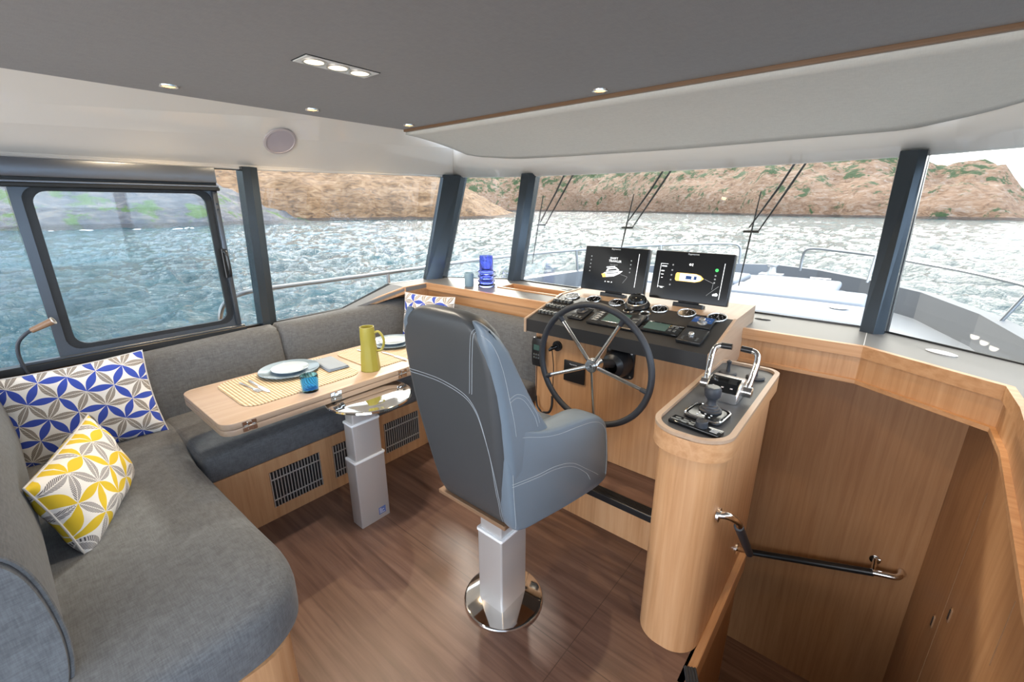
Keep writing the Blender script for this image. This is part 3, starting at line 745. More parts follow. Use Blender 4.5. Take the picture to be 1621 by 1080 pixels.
# ------------------------------------------------------------------ scatter cushions
def pillow(name, mat, label, W, Hh, T, loc, rotm, group=None, edge='pillow_side'):
    nu, nv = 36, 28; mb = MB(); uvl = mb.bm.loops.layers.uv.new('UVMap')
    def pos(u, v, s):
        pin = 1 - 0.055 * (1 - u * u) * abs(v) ** 3; pin2 = 1 - 0.055 * (1 - v * v) * abs(u) ** 3
        th = T * max(0, (1 - abs(u) ** 2.6)) ** .55 * max(0, (1 - abs(v) ** 2.6)) ** .55
        wr = .006 * noise.noise(Vector((u * 2.3, v * 2.3, s * 3 + W * 9)))
        return Vector((u * W / 2 * pin2, v * Hh / 2 * pin, s * (th / 2 + (wr if th > .01 else 0))))
    for s in (1, -1):
        G = [[mb.bm.verts.new(pos(-1 + 2 * i / nu, -1 + 2 * j_ / nv, s)) for j_ in range(nv + 1)] for i in range(nu + 1)]
        for i in range(nu):
            for j_ in range(nv):
                q = (G[i][j_], G[i + 1][j_], G[i + 1][j_ + 1], G[i][j_ + 1])
                f_ = mb.bm.faces.new(q if s > 0 else q[::-1])
                for l_ in f_.loops:
                    l_[uvl].uv = (l_.vert.co.x / .5 + .5, l_.vert.co.y / .5 + .5)
                f_.material_index = 0
    bmesh.ops.remove_doubles(mb.bm, verts=mb.bm.verts, dist=1e-5)
    t_ = thing(name, label, 'cushion', loc, group=group)
    t_.rotation_euler = rotm.to_euler()
    mb.build('cover', mat, t_, angle=80)
    ed = [(-W / 2, -Hh / 2, 0), (W / 2, -Hh / 2, 0), (W / 2, Hh / 2, 0), (-W / 2, Hh / 2, 0)]
    pth = []
    for i in range(4):
        for k in range(8):
            s_ = k / 8; a, b_ = Vector(ed[i]), Vector(ed[(i + 1) % 4]); p = a.lerp(b_, s_); u, v = p.x / (W / 2), p.y / (Hh / 2)
            pth.append(pos(u, v, 1) * 1.0)
    MB().tube(pth, .0035, 6, closed=True).build('piping', edge, t_)
    return t_
def frame(xd, yd):
    x = Vector(xd).normalized(); z = x.cross(Vector(yd)).normalized(); y = z.cross(x)
    return Matrix((x, y, z)).transposed()
# width axis, height axis (pillow faces their cross product)
pillow('throw_pillow', 'pillow_blue', 'large blue and taupe leaf patterned cushion in the aft port corner of the sofa', .53, .42, .14,
       (-2.70, 0.145, .655), frame((.10, 1, .04), (-.28, .0, 1)), 'blue leaf patterned cushions')
pillow('throw_pillow', 'pillow_yellow', 'yellow, grey and white leaf patterned cushion propped against the aft sofa backrest', .50, .31, .15,
       (-2.035, 0.065, .61), frame((-.9, .40, .03), (-.12, -.24, 1)))
pillow('throw_pillow', 'pillow_blue', 'blue and white leaf patterned cushion in the forward sofa corner behind the helm chair', .45, .44, .12,
       (-2.49, 1.995, .715), frame((.95, .22, .0), (-.03, .22, 1)), 'blue leaf patterned cushions')

# ------------------------------------------------------------------ folding table on its column
tb = thing('folding_table', 'folded pale oak table on a silver telescopic column beside the sofa', 'table', (-1.79, 1.0, 0)); oT = (-1.79, 1.0, 0)
MB().prism(rrect(-2.445, .462, -1.895, 1.83, .055, 8), 'Z', .6785, .705, .003, 2).build('tabletop', 'oak_table', tb, origin=oT)
MB().prism(rrect(-2.445, .462, -1.895, 1.83, .055, 8), 'Z', .650, .6765, .003, 2).build('folded_leaf', 'oak_table', tb, origin=oT)
for y in (.56, .945, 1.33, 1.71):
    h = MB()
    h.box((-1.897, y - .028, .681), (-1.892, y - .006, .700), .001, 1).box((-1.897, y + .006, .681), (-1.892, y + .028, .700), .001, 1)
    h.box((-1.897, y - .028, .655), (-1.892, y - .006, .674), .001, 1).box((-1.897, y + .006, .655), (-1.892, y + .028, .674), .001, 1)
    h.cyl((-1.890, y - .022, .6775), (-1.890, y + .022, .6775), .0055, 10).box((-1.8925, y - .009, .660), (-1.888, y + .009, .695), .001, 1)
    h.build('hinge', 'chrome', tb, origin=oT)
MB().lathe([(0, .616), (.17, .617), (.202, .622), (.212, .630), (.210, .638), (.20, .641), (.172, .639), (.162, .643), (.10, .6465), (0, .6465)], (-1.865, 1.10, 0), 56).build('chrome_top_plate', 'chrome', tb, origin=oT)
MB().box((-2.3, .93, .646), (-1.91, 1.16, .6505)).build('slide_bracket', 'steel', tb, origin=oT)
cx, cy = -1.793, 1.003
for (h, z0, z1, nm) in ((.043, 0.0, .37, 'lower_column'), (.0385, .30, .565, 'middle_column'), (.034, .5, .618, 'upper_column')):
    MB().prism(rrect(cx - h, cy - h * 1.9, cx + h, cy + h * 1.9, .006, 3), 'Z', z0, z1).build(nm, 'alu', tb, origin=oT)
for (h, z) in ((.046, .37), (.0415, .565)):
    MB().prism(rrect(cx - h, cy - h * 1.85, cx + h, cy + h * 1.85, .007, 3), 'Z', z - .006, z + .006, .002, 1).build('collar', 'white_edge', tb, origin=oT)
MB().box((cx + .043, 1.02, .025), (cx + .0438, 1.06, .065)).build('sticker', 'sticker', tb, smooth=False, origin=oT)
s_ = MB(); 
for i in range(4): s_.box((cx + .0438, 1.024, .031 + i * .008), (cx + .0442, 1.024 + (.03, .018, .026, .012)[i], .034 + i * .008))
s_.build('sticker_print', 'white_print', tb, smooth=False, origin=oT)

ZT = .705
def placemat(loc, label):
    t_ = MB().prism(rrect(-.205, -.285, .205, .285, .07, 8), 'Z', 0, .004, .001, 1).build('woven_placemat', 'wicker'); t_.location = loc
    return tag(t_, label, 'placemat', 'woven placemats')
placemat((-2.205, .875, ZT), 'woven straw placemat at the near end of the table')
placemat((-2.205, 1.50, ZT), 'woven straw placemat at the far end of the table')
def plate(nm, R, mat, loc, label, group):
    mb = MB().lathe([(0, .001), (R * .55, .001), (R * .6, .0), (R * .66, .003), (R * .97, .014), (R, .017), (R * .985, .019), (R * .93, .0155), (R * .7, .0075), (R * .62, .005), (0, .005)], n=64)
    o_ = mb.build(nm, mat); o_.location = loc; return tag(o_, label, 'plate', group)
plate('dinner_plate', .148, 'plate_blue', (-2.31, .915, ZT + .004), 'large blue grey dinner plate on the near placemat', 'dinner plates')
plate('side_plate', .092, 'plate_white', (-2.31, .92, ZT + .0095), 'small pale side plate stacked on the near dinner plate', 'side plates')
plate('dinner_plate', .148, 'plate_blue', (-2.31, 1.565, ZT + .004), 'large blue grey dinner plate on the far placemat behind the jug', 'dinner plates')
plate('side_plate', .092, 'plate_white', (-2.31, 1.57, ZT + .0095), 'small pale side plate stacked on the far dinner plate', 'side plates')
def cutlery(kind, loc, ang, label, grp):
    t_ = thing('table_' + kind, label, kind, loc, (0, 0, ang), grp)
    if kind == 'knife':
        MB().loft([[(x, y * w, z * h + .003) for y, z in ((-1, -1), (1, -1), (1, 1), (-1, 1))] for x, w, h in ((-.115, .004, .002), (-.10, .007, .003), (-.02, .005, .003), (0, .004, .003))]).build('handle', 'steel', t_)
        MB().loft([[(x, y * w, z * h + .003) for y, z in ((-1, -1), (1, -1), (1, 1), (-1, 1))] for x, w, h in ((0, .004, .0015), (.01, .009, .001), (.08, .010, .0008), (.105, .007, .0006), (.115, .002, .0005))]).build('blade', 'chrome', t_)
    else:
        MB().loft([[(x, y * w, z * h + .003) for y, z in ((-1, -1), (1, -1), (1, 1), (-1, 1))] for x, w, h in ((-.10, .003, .002), (-.09, .006, .002), (-.02, .003, .002), (.03, .003, .002), (.045, .010, .0015), (.055, .012, .0012))]).build('handle', 'steel', t_)
        f_ = MB()
        for k in range(4): f_.box((.053, -.0115 + k * .0065, .002), (.095, -.0085 + k * .0065, .0045))
        f_.build('tines', 'steel', t_)
    return t_
cutlery('knife', (-2.215, .725, ZT + .004), 0.03, 'steel table knife left of the near plate', 'table knives')
cutlery('fork', (-2.235, .692, ZT + .004), 0.12, 'steel fork lying beside the knife at the near end of the table', 'table forks')
cutlery('fork', (-2.26, 1.345, ZT + .004), 0.0, 'steel fork on the far placemat just left of the jug', 'table forks')
cutlery('knife', (-2.09, 1.42, ZT + .004), 0.05, 'steel knife on the far placemat right of the jug', 'table knives')
nk = thing('folded_napkin', 'folded grey blue napkin right of the near plate', 'napkin', (-2.24, 1.105, ZT + .004), (0, 0, -.08))
for k in range(3):
    mb = MB(); G = []
    for i in range(13):
        row_ = []
        for j_ in range(8):
            u, v = i / 12, j_ / 7
            row_.append(mb.bm.verts.new(((u - .5) * (.23 - k * .006), (v - .5) * (.115 - k * .004), .004 + k * .0045 + .003 * noise.noise(Vector((u * 3, v * 3, k * 2)))))); 
        G.append(row_)
    for i in range(12):
        for j_ in range(7): mb.bm.faces.new((G[i][j_], G[i + 1][j_], G[i + 1][j_ + 1], G[i][j_ + 1]))
    o_ = mb.build('fold', 'napkin', nk); q = o_.modifiers.new('t', 'SOLIDIFY'); q.thickness = .003
tg = MB().lathe([(0, 0), (.033, 0), (.0375, .006), (.0385, .03), (.041, .055), (.0405, .078), (.0375, .082), (.0355, .078), (.0365, .055), (.0345, .03), (.033, .014), (0, .012)], n=8 * 6).build('glass_tumbler', 'tumbler_glass')
tg.location = (-1.985, .868, ZT); tag(tg, 'turquoise blue glass tumbler at the front edge of the table', 'glass')
jg = thing('faceted_jug', 'mustard yellow faceted ceramic jug on the table', 'jug', (-2.015, 1.215, ZT), (0, 0, .3))
mb = MB(); rings = []
def facet(r, z, amt, n=48):
    out = []
    for k in range(n):
        a = 2 * PI * k / n; seg = 2 * PI / 9; aa = (a % seg) - seg / 2
        rr = r * ((1 - amt) + amt * math.cos(seg / 2) / math.cos(aa)); out.append((rr * math.cos(a), rr * math.sin(a), z))
    return out
for r, z, am in ((.050, 0, .6), (.0525, .004, .9), (.048, .07, 1), (.0435, .12, 1), (.0405, .15, .5), (.0395, .19, .1), (.037, .235, 0), (.0365, .24, 0), (.0335, .24, 0), (.033, .235, 0), (.036, .17, 0), (.036, .03, 0)):
    rings.append(facet(r, z, am))
mb.loft(rings); mb.build('body', 'jug_yellow', jg, angle=15)
hr = MB().tube(catmull([(.036, 0, .205), (.058, 0, .212), (.078, 0, .185), (.082, 0, .15), (.068, 0, .115), (.042, 0, .105)], 6), [.0065] * 31, 10)
ho = hr.build('handle', 'jug_yellow', jg); ho.rotation_euler = (0, 0, .45)

# ------------------------------------------------------------------ helm console
hc = thing('helm_console', 'pale oak helm console with a sloping black dash and foot step', 'helm console', (-0.99, 2.0, 0)); oH = (-0.99, 2.0, 0)
XL, XR = -1.495, -0.485
def side(pts, x0, x1, nm, mat):
    MB().prism(pts, 'X', x0, x1).build(nm, mat, hc, smooth=False, origin=oH)
MB().box((-1.47, 1.98, .195), (-0.49, 1.996, .90)).build('front_panel', 'oak_z', hc, smooth=False, origin=oH)
MB().box((-1.47, 1.70, 0.0), (-0.49, 1.716, .165)).build('step_riser', 'oak_z', hc, smooth=False, origin=oH)
MB().box((-1.47, 1.716, .165), (-0.49, 1.98, .193)).build('step_tread', 'floor_wood', hc, smooth=False, origin=oH)
ns = MB().box((-1.47, 1.692, .160), (-0.49, 1.755, .197), .004, 2)
for k in range(5): ns.box((-1.47, 1.702 + k * .010, .197), (-0.49, 1.706 + k * .010, .1995))
ns.build('step_nosing', 'black_plastic', hc, smooth=False, origin=oH)
prof = [(1.89, .872), (1.89, .943), (2.245, 1.030), (2.62, 1.036), (2.62, .87)]
MB().prism([(1.893, .874), (1.893, .943), (2.245, 1.029), (2.245, .90), (1.98, .874)], 'X', XL + .014, XR - .014, .003, 1).build('dash_panel', 'dash', hc, smooth=False, origin=oH)
MB().prism([(2.245, .90), (2.245, 1.0292), (2.62, 1.036), (2.62, .90)], 'X', XL + .014, XR - .014).build('top_shelf', 'oak_table', hc, smooth=False, origin=oH)
side([(1.886, .868), (1.886, .947), (2.245, 1.034), (2.62, 1.040), (2.62, .90), (2.0, .868)], XL, XL + .014, 'side_cheek', 'oak_table')
side([(1.886, .868), (1.886, .947), (2.245, 1.034), (2.62, 1.040), (2.62, .82), (2.40, .79), (2.0, .80), (1.99, .868)], XR - .014, XR, 'side_cheek', 'oak_table')
MB().box((-1.486, 1.996, .0), (-1.47, 2.28, .87)).build('side_panel', 'oak_z', hc, smooth=False, origin=oH)
MB().box((-0.502, 1.70, 0.0), (-0.49, 2.45, .86)).build('side_panel', 'oak_z', hc, smooth=False, origin=oH)

SL = (1.03 - .943) / (2.245 - 1.89); ANG = math.atan(SL)
def dz(y): return .943 + (y - 1.89) * SL if y < 2.245 else 1.03
DR = (ANG, 0, 0)
def on_dash(name, label, cat, x, y, group=None, flat=False):
    return thing(name, label, cat, (x, y, dz(y) + .001), (0, 0, 0) if (flat or y > 2.26) else DR, group)
# chrome bezel dials
places = ['furthest left, beyond the switch rows', 'second from left', 'just left of the dome compass', None, 'just right of the dome compass', 'second right of the dome compass', 'furthest right, behind the blue display']
dial0 = None
for k, x in enumerate((-1.40, -1.254, -1.108, None, -.860, -.719, -.572)):
    if x is None: continue
    lb = 'round dark dial with a polished bezel on the dash, ' + places[k]
    if dial0 is None:
        dial0 = on_dash('dash_dial', lb, 'gauge', x, 2.235, 'dials along the back of the dash')
        MB().lathe([(.036, 0), (.045, 0), (.046, .003), (.0445, .0065), (.0425, .007), (.0415, .004), (.036, .003)], n=36, caps=False).build('bezel', 'steel', dial0)
        MB().lathe([(0, .0015), (.0405, .0015), (.0405, .0035), (0, .003)], n=30).build('dial_face', 'black_gloss', dial0)
        g = MB()
        for q in range(8):
            a = q * PI / 4; g.obox((.026 * math.cos(a), .026 * math.sin(a), .0035), (.005, .001, .001), (0, 0, a))
        g.box((-.0006, -.004, .003), (.0006, .018, .0042)); g.build('dial_marks', 'speaker_rim', dial0)
    else: copy_tree(dial0, (x, 2.235, dz(2.235) + .001), label=lb)
for x, y, lb in ((-1.0, 2.165, 'small round chrome ringed gauge just below the compass'), (-.905, 2.155, 'small round chrome ringed gauge right of the wheel rim top')):
    d = on_dash('small_gauge', lb, 'gauge', x, y, 'small gauges')
    MB().lathe([(.022, 0), (.031, 0), (.031, .006), (.026, .009), (.024, .005), (.022, .003)], n=30, caps=False).build('bezel', 'chrome', d)
    MB().lathe([(0, .001), (.025, .001), (.025, .003), (0, .004)], n=24).build('dial_face', 'black_gloss', d)
cp = on_dash('dome_compass', 'black dome steering compass in the middle of the dash', 'compass', -.985, 2.235)
MB().lathe([(0, 0), (.066, 0), (.068, .008), (.060, .022), (.052, .026)], n=40, caps=False).build('base', 'black_plastic', cp)
MB().lathe([(.052, .022), (.050, .040), (.040, .058), (.022, .068), (0, .071)], n=40, caps=False).build('dome', 'black_gloss', cp)
MB().lathe([(.050, .024), (.056, .026), (.050, .029)], n=40, caps=False).build('ring', 'steel', cp)
# rocker switches: three rows of five
sw0 = None; rown = ['front', 'middle', 'back']
for r_, (xa, y) in enumerate(((-1.455, 1.995), (-1.462, 2.078), (-1.462, 2.155))):
    for k in range(5):
        x = xa + k * .0245; lb = 'black rocker switch, %s row at the left of the dash, %s' % (rown[r_], ['leftmost', 'second from left', 'middle one', 'second from right', 'rightmost'][k])
        if sw0 is None:
            sw0 = on_dash('rocker_switch', lb, 'switch', x, y, 'rocker switches on the dash')
            MB().box((-.0115, -.024, 0), (.0115, .024, .006), .002, 1).build('bezel', 'black_plastic', sw0)
            MB().prism([(-.020, .004), (-.020, .013), (-.012, .016), (0, .011), (.014, .010), (.020, .007), (.020, .004)], 'X', -.0085, .0085, .001, 1).build('rocker', 'switch_face', sw0)
            MB().box((-.003, -.012, .0158), (.003, -.009, .0164)).build('legend', 'white_print', sw0)
        else: copy_tree(sw0, (x, y, dz(y) + .001), label=lb)
# thruster joystick plate
jt = on_dash('thruster_joystick', 'small black thruster joystick plate on the dash behind the upper left wheel spoke', 'joystick', -1.222, 2.04)
MB().box((-.048, -.066, 0), (.048, .070, .012), .006, 2).build('plate', 'black_plastic', jt)
MB().lathe([(.030, .012), (.032, .016), (.022, .022), (.014, .026), (.010, .034), (.012, .040), (.019, .044), (.021, .056), (.016, .064), (0, .066)], (0, .02, 0), 28, caps=False).build('stick', 'rubber', jt)
b_ = MB()
for x in (-.03, -.01, .01, .03): b_.box((x - .007, -.058, .012), (x + .007, -.040, .016), .002, 1)
b_.build('buttons', 'switch_face', jt)
ap = on_dash('autopilot_panel', 'black autopilot control panel with button column and screen behind the wheel', 'control panel', -1.005, 2.045)
MB().box((-.135, -.088, 0), (.135, .078, .014), .006, 2).build('housing', 'black_plastic', ap)
MB().box((-.062, -.055, .014), (.062, .050, .016), .001, 1).build('display', 'screen_green', ap)
b_ = MB()
for k in range(6): b_.box((-.118, -.062 + k * .022, .014), (-.080, -.048 + k * .022, .0175), .002, 1)
for k in range(3): b_.box((.080, -.05 + k * .03, .014), (.118, -.032 + k * .03, .0175), .002, 1)
b_.build('buttons', 'switch_face', ap)
b_ = MB()
for k in range(6): b_.box((-.110, -.0565 + k * .022, .0176), (-.090, -.0535 + k * .022, .018))
b_.build('legend', 'white_print', ap)
td = on_dash('engine_display', 'flat black engine display with dim green screen right of the wheel', 'display', -.762, 2.035)
MB().box((-.098, -.052, 0), (.098, .050, .012), .004, 2).build('housing', 'black_gloss', td)
MB().box((-.080, -.036, .012), (.030, .036, .0128)).build('display', 'screen_green', td)
b_ = MB()
for k in range(4): b_.obox((.045 + (k % 2) * .022, -.018 + (k // 2) * .034, .0125), (.014, .02, .002), r=.001)
b_.build('buttons', 'switch_face', td)
da = on_dash('thruster_display', 'black control unit with blue screen and silver knob at the right of the dash', 'control panel', -.612, 2.142, 'square control units on the dash')
MB().box((-.052, -.054, 0), (.052, .054, .016), .004, 2).build('housing', 'black_plastic', da)
MB().box((-.046, -.010, .016), (.046, .048, .0168)).build('display', 'screen_blue', da)
MB().lathe([(.022, .016), (.022, .020), (.016, .022), (.015, .038), (.012, .041), (0, .042)], (.005, -.012, 0), 28, caps=False).build('knob', 'steel', da)
g = MB()
for k in range(6): g.box((-.040 + .014 * k, .03 - (k % 3) * .008, .0169), (-.034 + .014 * k, .033 - (k % 3) * .008, .0173))
g.build('readout', 'lit_grey', da)
db = on_dash('stabiliser_control', 'black control unit with a small silver knob at the front right corner of the dash', 'control panel', -.606, 2.008, 'square control units on the dash')
MB().box((-.055, -.066, 0), (.055, .066, .016), .004, 2).build('housing', 'black_plastic', db)
MB().box((-.048, -.02, .016), (.048, .058, .0168)).build('display', 'screen', db)
MB().lathe([(.013, .016), (.013, .030), (.010, .034), (0, .034)], (-.002, -.014, 0), 24, caps=False).build('knob', 'steel', db)
g = MB()
for k in range(3):
    for q in (-.038, .026): g.box((q, -.052 + k * .012, .016), (q + .010, -.046 + k * .012, .0175))
g.build('buttons', 'switch_face', db)

# chart plotters
def P3(mb, pts, z=.0008, th=.0008):
    """flat closed shape on the screen plane (x,y) given thickness"""
    v0 = [mb.bm.verts.new((x, y, z)) for x, y in pts]; v1 = [mb.bm.verts.new((x, y, z + th)) for x, y in pts]; n = len(pts)
    mb.bm.faces.new(v0[::-1]); mb.bm.faces.new(v1)
    for i in range(n): mb.bm.faces.new((v0[i], v0[(i + 1) % n], v1[(i + 1) % n], v1[i]))
    return mb
def blobs(pts, r=.003, mat=None, z=.0008):
    mb = MB()
    for x, y in pts: P3(mb, [(x + r * math.cos(a * PI / 5), y + r * math.sin(a * PI / 5)) for a in range(10)], z)
    return mb
def bars(L, z=.0008):
    mb = MB()
    for x0, y0, x1, y1 in L: P3(mb, [(x0, y0), (x1, y0), (x1, y1), (x0, y1)], z)
    return mb
def line(mb, a, b, w=.0008, z=.0010):
    a, b = Vector((*a, 0)), Vector((*b, 0)); d = (b - a).normalized(); n_ = Vector((-d.y, d.x, 0)) * w
    P3(mb, [tuple((a - n_)[:2]), tuple((b - n_)[:2]), tuple((b + n_)[:2]), tuple((a + n_)[:2])], z); return mb
def monitor(label, cx_, W, H):
    t_ = thing('chart_plotter', label, 'monitor', (cx_, 2.352, 1.062), (math.radians(90 - 11), 0, 0), 'chart plotters on the helm')
    MB().box((-W / 2, 0, -.040), (W / 2, H, 0), .006, 3).build('housing', 'black_plastic', t_)
    MB().box((-W / 2 + .004, .004, -.001), (W / 2 - .004, H - .004, .0006), .0005, 1).build('screen', 'screen', t_)
    bk = MB().box((-.07, -.034, -.055), (.09, -.006, -.010), .004, 1).box((-.05, -.02, -.04), (.06, .03, -.035))
    bk.build('mount', 'black_plastic', t_)
    text_mesh('Raymarine', .0135, Matrix.Translation((0, H - .012, .0012))).build('maker_name', 'white_print', t_, smooth=False)
    return t_
MW, MH = .408, .262
ml = monitor('left chart plotter monitor showing a yacht from the side on black', -1.215, MW, MH)
text_mesh('SWIFT', .018, Matrix.Translation((-.005, .196, .0012))).build('screen_title', 'lit_white', ml, smooth=False)
text_mesh('TRAWLER', .018, Matrix.Translation((.004, .180, .0012))).build('screen_title', 'lit_white', ml, smooth=False)
text_mesh('Swift Trawler', .009, Matrix.Translation((.0, .160, .0012))).build('screen_title', 'lit_grey', ml, smooth=False)
g = MB(); P3(g, [(-.070, .100), (-.058, .082), (.010, .093), (.045, .112), (.062, .128), (.018, .124), (-.050, .112)]); P3(g, [(-.045, .118), (.015, .126), (.040, .130), (.018, .146), (-.038, .136)], .0010)
P3(g, [(-.046, .140), (.012, .148), (.008, .153), (-.044, .146)], .0011)
g.build('screen_yacht', 'lit_white', ml, smooth=False)
g = MB(); P3(g, [(-.072, .101), (-.060, .081), (-.040, .085), (-.046, .108)], .0019); g.build('screen_yacht_deck', 'lit_deck', ml, smooth=False)
g = MB(); P3(g, [(-.030, .122), (.020, .130), (.030, .133), (.016, .138), (-.028, .130)], .0024); line(g, (-.04, .106), (.035, .117), .002, .0024)
g.build('screen_yacht_windows', 'black_gloss', ml, smooth=False)
g = MB(); line(g, (.050, .108), (.094, .098)); line(g, (.094, .098), (.092, .090)); line(g, (.092, .09), (.072, .060)); g.build('screen_chain', 'lit_grey', ml, smooth=False)
blobs([(-.155, .2 - .022 * k) for k in range(5)] + [(.105, .19 - .022 * k) for k in range(4)], .004).build('screen_dots', 'lit_grey', ml, smooth=False)
bars([(-.044, .055, -.038, .061), (-.026, .056, -.012, .060), (-.002, .055, .004, .061), (.146, .042, .1485, .232)]).build('screen_readout', 'lit_white', ml, smooth=False)
mr = monitor('right chart plotter monitor showing a yacht plan from above on black', -.770, MW, MH)
g = MB(); P3(g, [(-.076, .142), (-.070, .150), (.030, .150), (.055, .143), (.072, .128), (.055, .113), (.030, .106), (-.070, .106), (-.076, .114)]); g.build('screen_yacht_deck', 'lit_deck', mr, smooth=False)
g = MB(); P3(g, [(-.052, .147), (.030, .147), (.054, .138), (.060, .128), (.054, .118), (.030, .109), (-.052, .109)], .0019); g.build('screen_yacht', 'lit_white', mr, smooth=False)
g = bars([(-.020, .119, .010, .137), (.022, .119, .036, .137)], .0028); g.build('screen_yacht_windows', 'screen_blue', mr, smooth=False)
g = MB(); line(g, (.076, .128), (.122, .110)); line(g, (.122, .11), (.120, .078)); line(g, (.15, .098), (.098, .046)); g.build('screen_chain', 'lit_grey', mr, smooth=False)
blobs([(-.098, .188 - .0 * k) for k in range(1)] + [(-.098, .16 - .026 * k) for k in range(4)] + [(.126, .15 - .018 * k) for k in range(3)], .0045).build('screen_dots', 'lit_grey', mr, smooth=False)
bars([(-.165, .19, -.125, .192), (-.158, .175, -.13, .181), (-.158, .150, -.14, .155), (-.156, .132, -.142, .136), (-.152, .114, -.144, .118), (-.163, .066, -.128, .068), (-.165, .06, -.163, .19), (-.150, .060, -.135, .063), (.160, .032, .1625, .214), (.002, .189, .006, .203)]).build('screen_readout', 'lit_white', mr, smooth=False)
blobs([(-.008, .196)], .006).build('screen_readout', 'lit_white', mr, smooth=False)
blobs([(.128, .178)], .0085).build('screen_badge', 'lit_green', mr, smooth=False)
g = MB(); P3(g, [(.128, .048), (.150, .048), (.154, .056), (.146, .064), (.136, .060), (.126, .055)]); g.build('screen_cloud', 'lit_white', mr, smooth=False)

# gear on the helm front panel
YF = 1.979
vh = thing('radio_handset', 'black radio handset hung on the left of the helm front behind the wheel', 'radio handset', (-1.435, YF, .745))
MB().prism([(-.030, -.085), (.030, -.085), (.036, -.060), (.036, .060), (.028, .085), (-.028, .085), (-.036, .060), (-.036, -.060)], 'Y', -.050, -.012, .006, 2).build('body', 'black_plastic', vh)
MB().box((-.02, -.052, .012), (.02, -.0495, .045), .001, 1).build('display', 'screen_green', vh)
g = MB()
for k in range(6): g.box((-.022 + (k % 3) * .016, -.0525, -.02 - (k // 3) * .018), (-.011 + (k % 3) * .016, -.050, -.008 - (k // 3) * .018), .001, 1)
g.build('buttons', 'switch_face', vh)
MB().box((-.02, -.014, -.03), (.02, 0, .03), .003, 1).build('cradle', 'black_plastic', vh)
ck = thing('coiled_wire', 'black cord looping from the radio handset to the helm socket', 'cord', (-1.40, YF, .55))
MB().tube(catmull([(-.045, -.03, .11), (-.046, -.028, 0), (-.050, -.025, -.10), (-.035, -.025, -.165), (0, -.03, -.18), (.045, -.03, -.17), (.066, -.026, -.12), (.066, -.022, 0), (.066, -.02, .12), (.06, -.03, .22)], 8), .0028, 8).build('cable', 'black_plastic', ck)
MB().tube(catmull([(-.050, -.025, -.09), (-.042, -.025, -.15), (-.01, -.03, -.178)], 6), .0055, 8).tube(catmull([(.01, -.03, -.18), (.05, -.03, -.165), (.066, -.026, -.12), (.066, -.024, -.06)], 6), .0075, 8).build('strain_relief', 'black_plastic', ck)
sk = thing('helm_socket', 'round black socket with plug on the helm front right of the radio handset', 'socket', (-1.322, YF, .795))
MB().cyl((0, 0, 0), (0, -.012, 0), .029, 28).cyl((0, -.012, 0), (0, -.018, 0), .022, 24).build('flange', 'black_plastic', sk)
MB().tube([(0, -.016, 0), (-.014, -.040, -.008), (-.028, -.046, -.022)], [.012, .012, .008], 12).build('plug', 'black_gloss', sk)
bx = thing('speaker_box', 'square black panel set into the helm front left of the wheel hub', 'panel', (-1.205, YF, .665))
MB().box((-.067, -.010, -.060), (.067, .0, .062), .003, 2).build('plate', 'black_plastic', bx)
text_mesh('Raymarine', .011, Matrix.Translation((-.005, -.0106, .045)) @ Matrix.Rotation(PI / 2, 4, 'X')).build('maker_name', 'white_print', bx, smooth=False)

# steering wheel
wh = thing('steering_wheel', 'large five spoke ship steering wheel with a dark rim and steel spokes', 'steering wheel', (-.935, 1.685, .850)); 
RW = .283
MB().tube([(RW * math.cos(a * 2 * PI / 72), 0, RW * math.sin(a * 2 * PI / 72)) for a in range(72)], .0145, 14, closed=True).build('rim', 'rubber', wh)
for k in range(5):
    a = math.radians(30 + 72 * k); d_ = Vector((math.sin(a), 0, math.cos(a)))
    sp = MB().tube([d_ * .022, d_ * (RW - .03)], [.0098, .0086], 12).build('spoke', 'chrome', wh)
    MB().tube([d_ * (RW - .038), d_ * (RW - .008)], [.0105, .0125], 12).build('spoke_sleeve', 'rubber', sp)
MB().lathe([(0, -.014), (.030, -.012), (.034, -.004), (.034, .018), (.028, .024), (.030, .05), (.022, .055), (0, .055)], M=Matrix.Rotation(-PI / 2, 4, 'X'), n=36).build('hub', 'chrome', wh)
g = MB()
for r_ in (.010, .017, .024): g.tube([(r_ * math.cos(a * PI / 15), -.0145 + (r_ / .03) * .0015, r_ * math.sin(a * PI / 15)) for a in range(30)], .0009, 6, closed=True)
g.build('hub_rings', 'steel', wh)
MB().tube([(0, .05, 0), (0, .20, -.045)], .021, 20).build('shaft', 'black_plastic', wh)
MB().lathe([(.034, .0), (.060, .018), (.072, .055), (.076, .10), (.062, .11), (0, .11)], M=Matrix.Translation((0, .187, -.060)) @ Matrix.Rotation(-PI / 2, 4, 'X'), n=36, caps=False).build('pump_housing', 'black_plastic', wh)
fp = MB().prism(rrect(-.078, -.078, .078, .078, .022, 5), 'Y', .282, .293, .002, 1); bmesh.ops.translate(fp.bm, verts=fp.bm.verts, vec=(.0, 0, -.065))
fp.build('flange', 'black_plastic', wh)
g = MB()
for x in (-.062, .062):
    for z in (-.062, .062): g.cyl((x, .280, z - .065), (x, .284, z - .065), .0055, 10)
g.build('bolts', 'steel', wh)

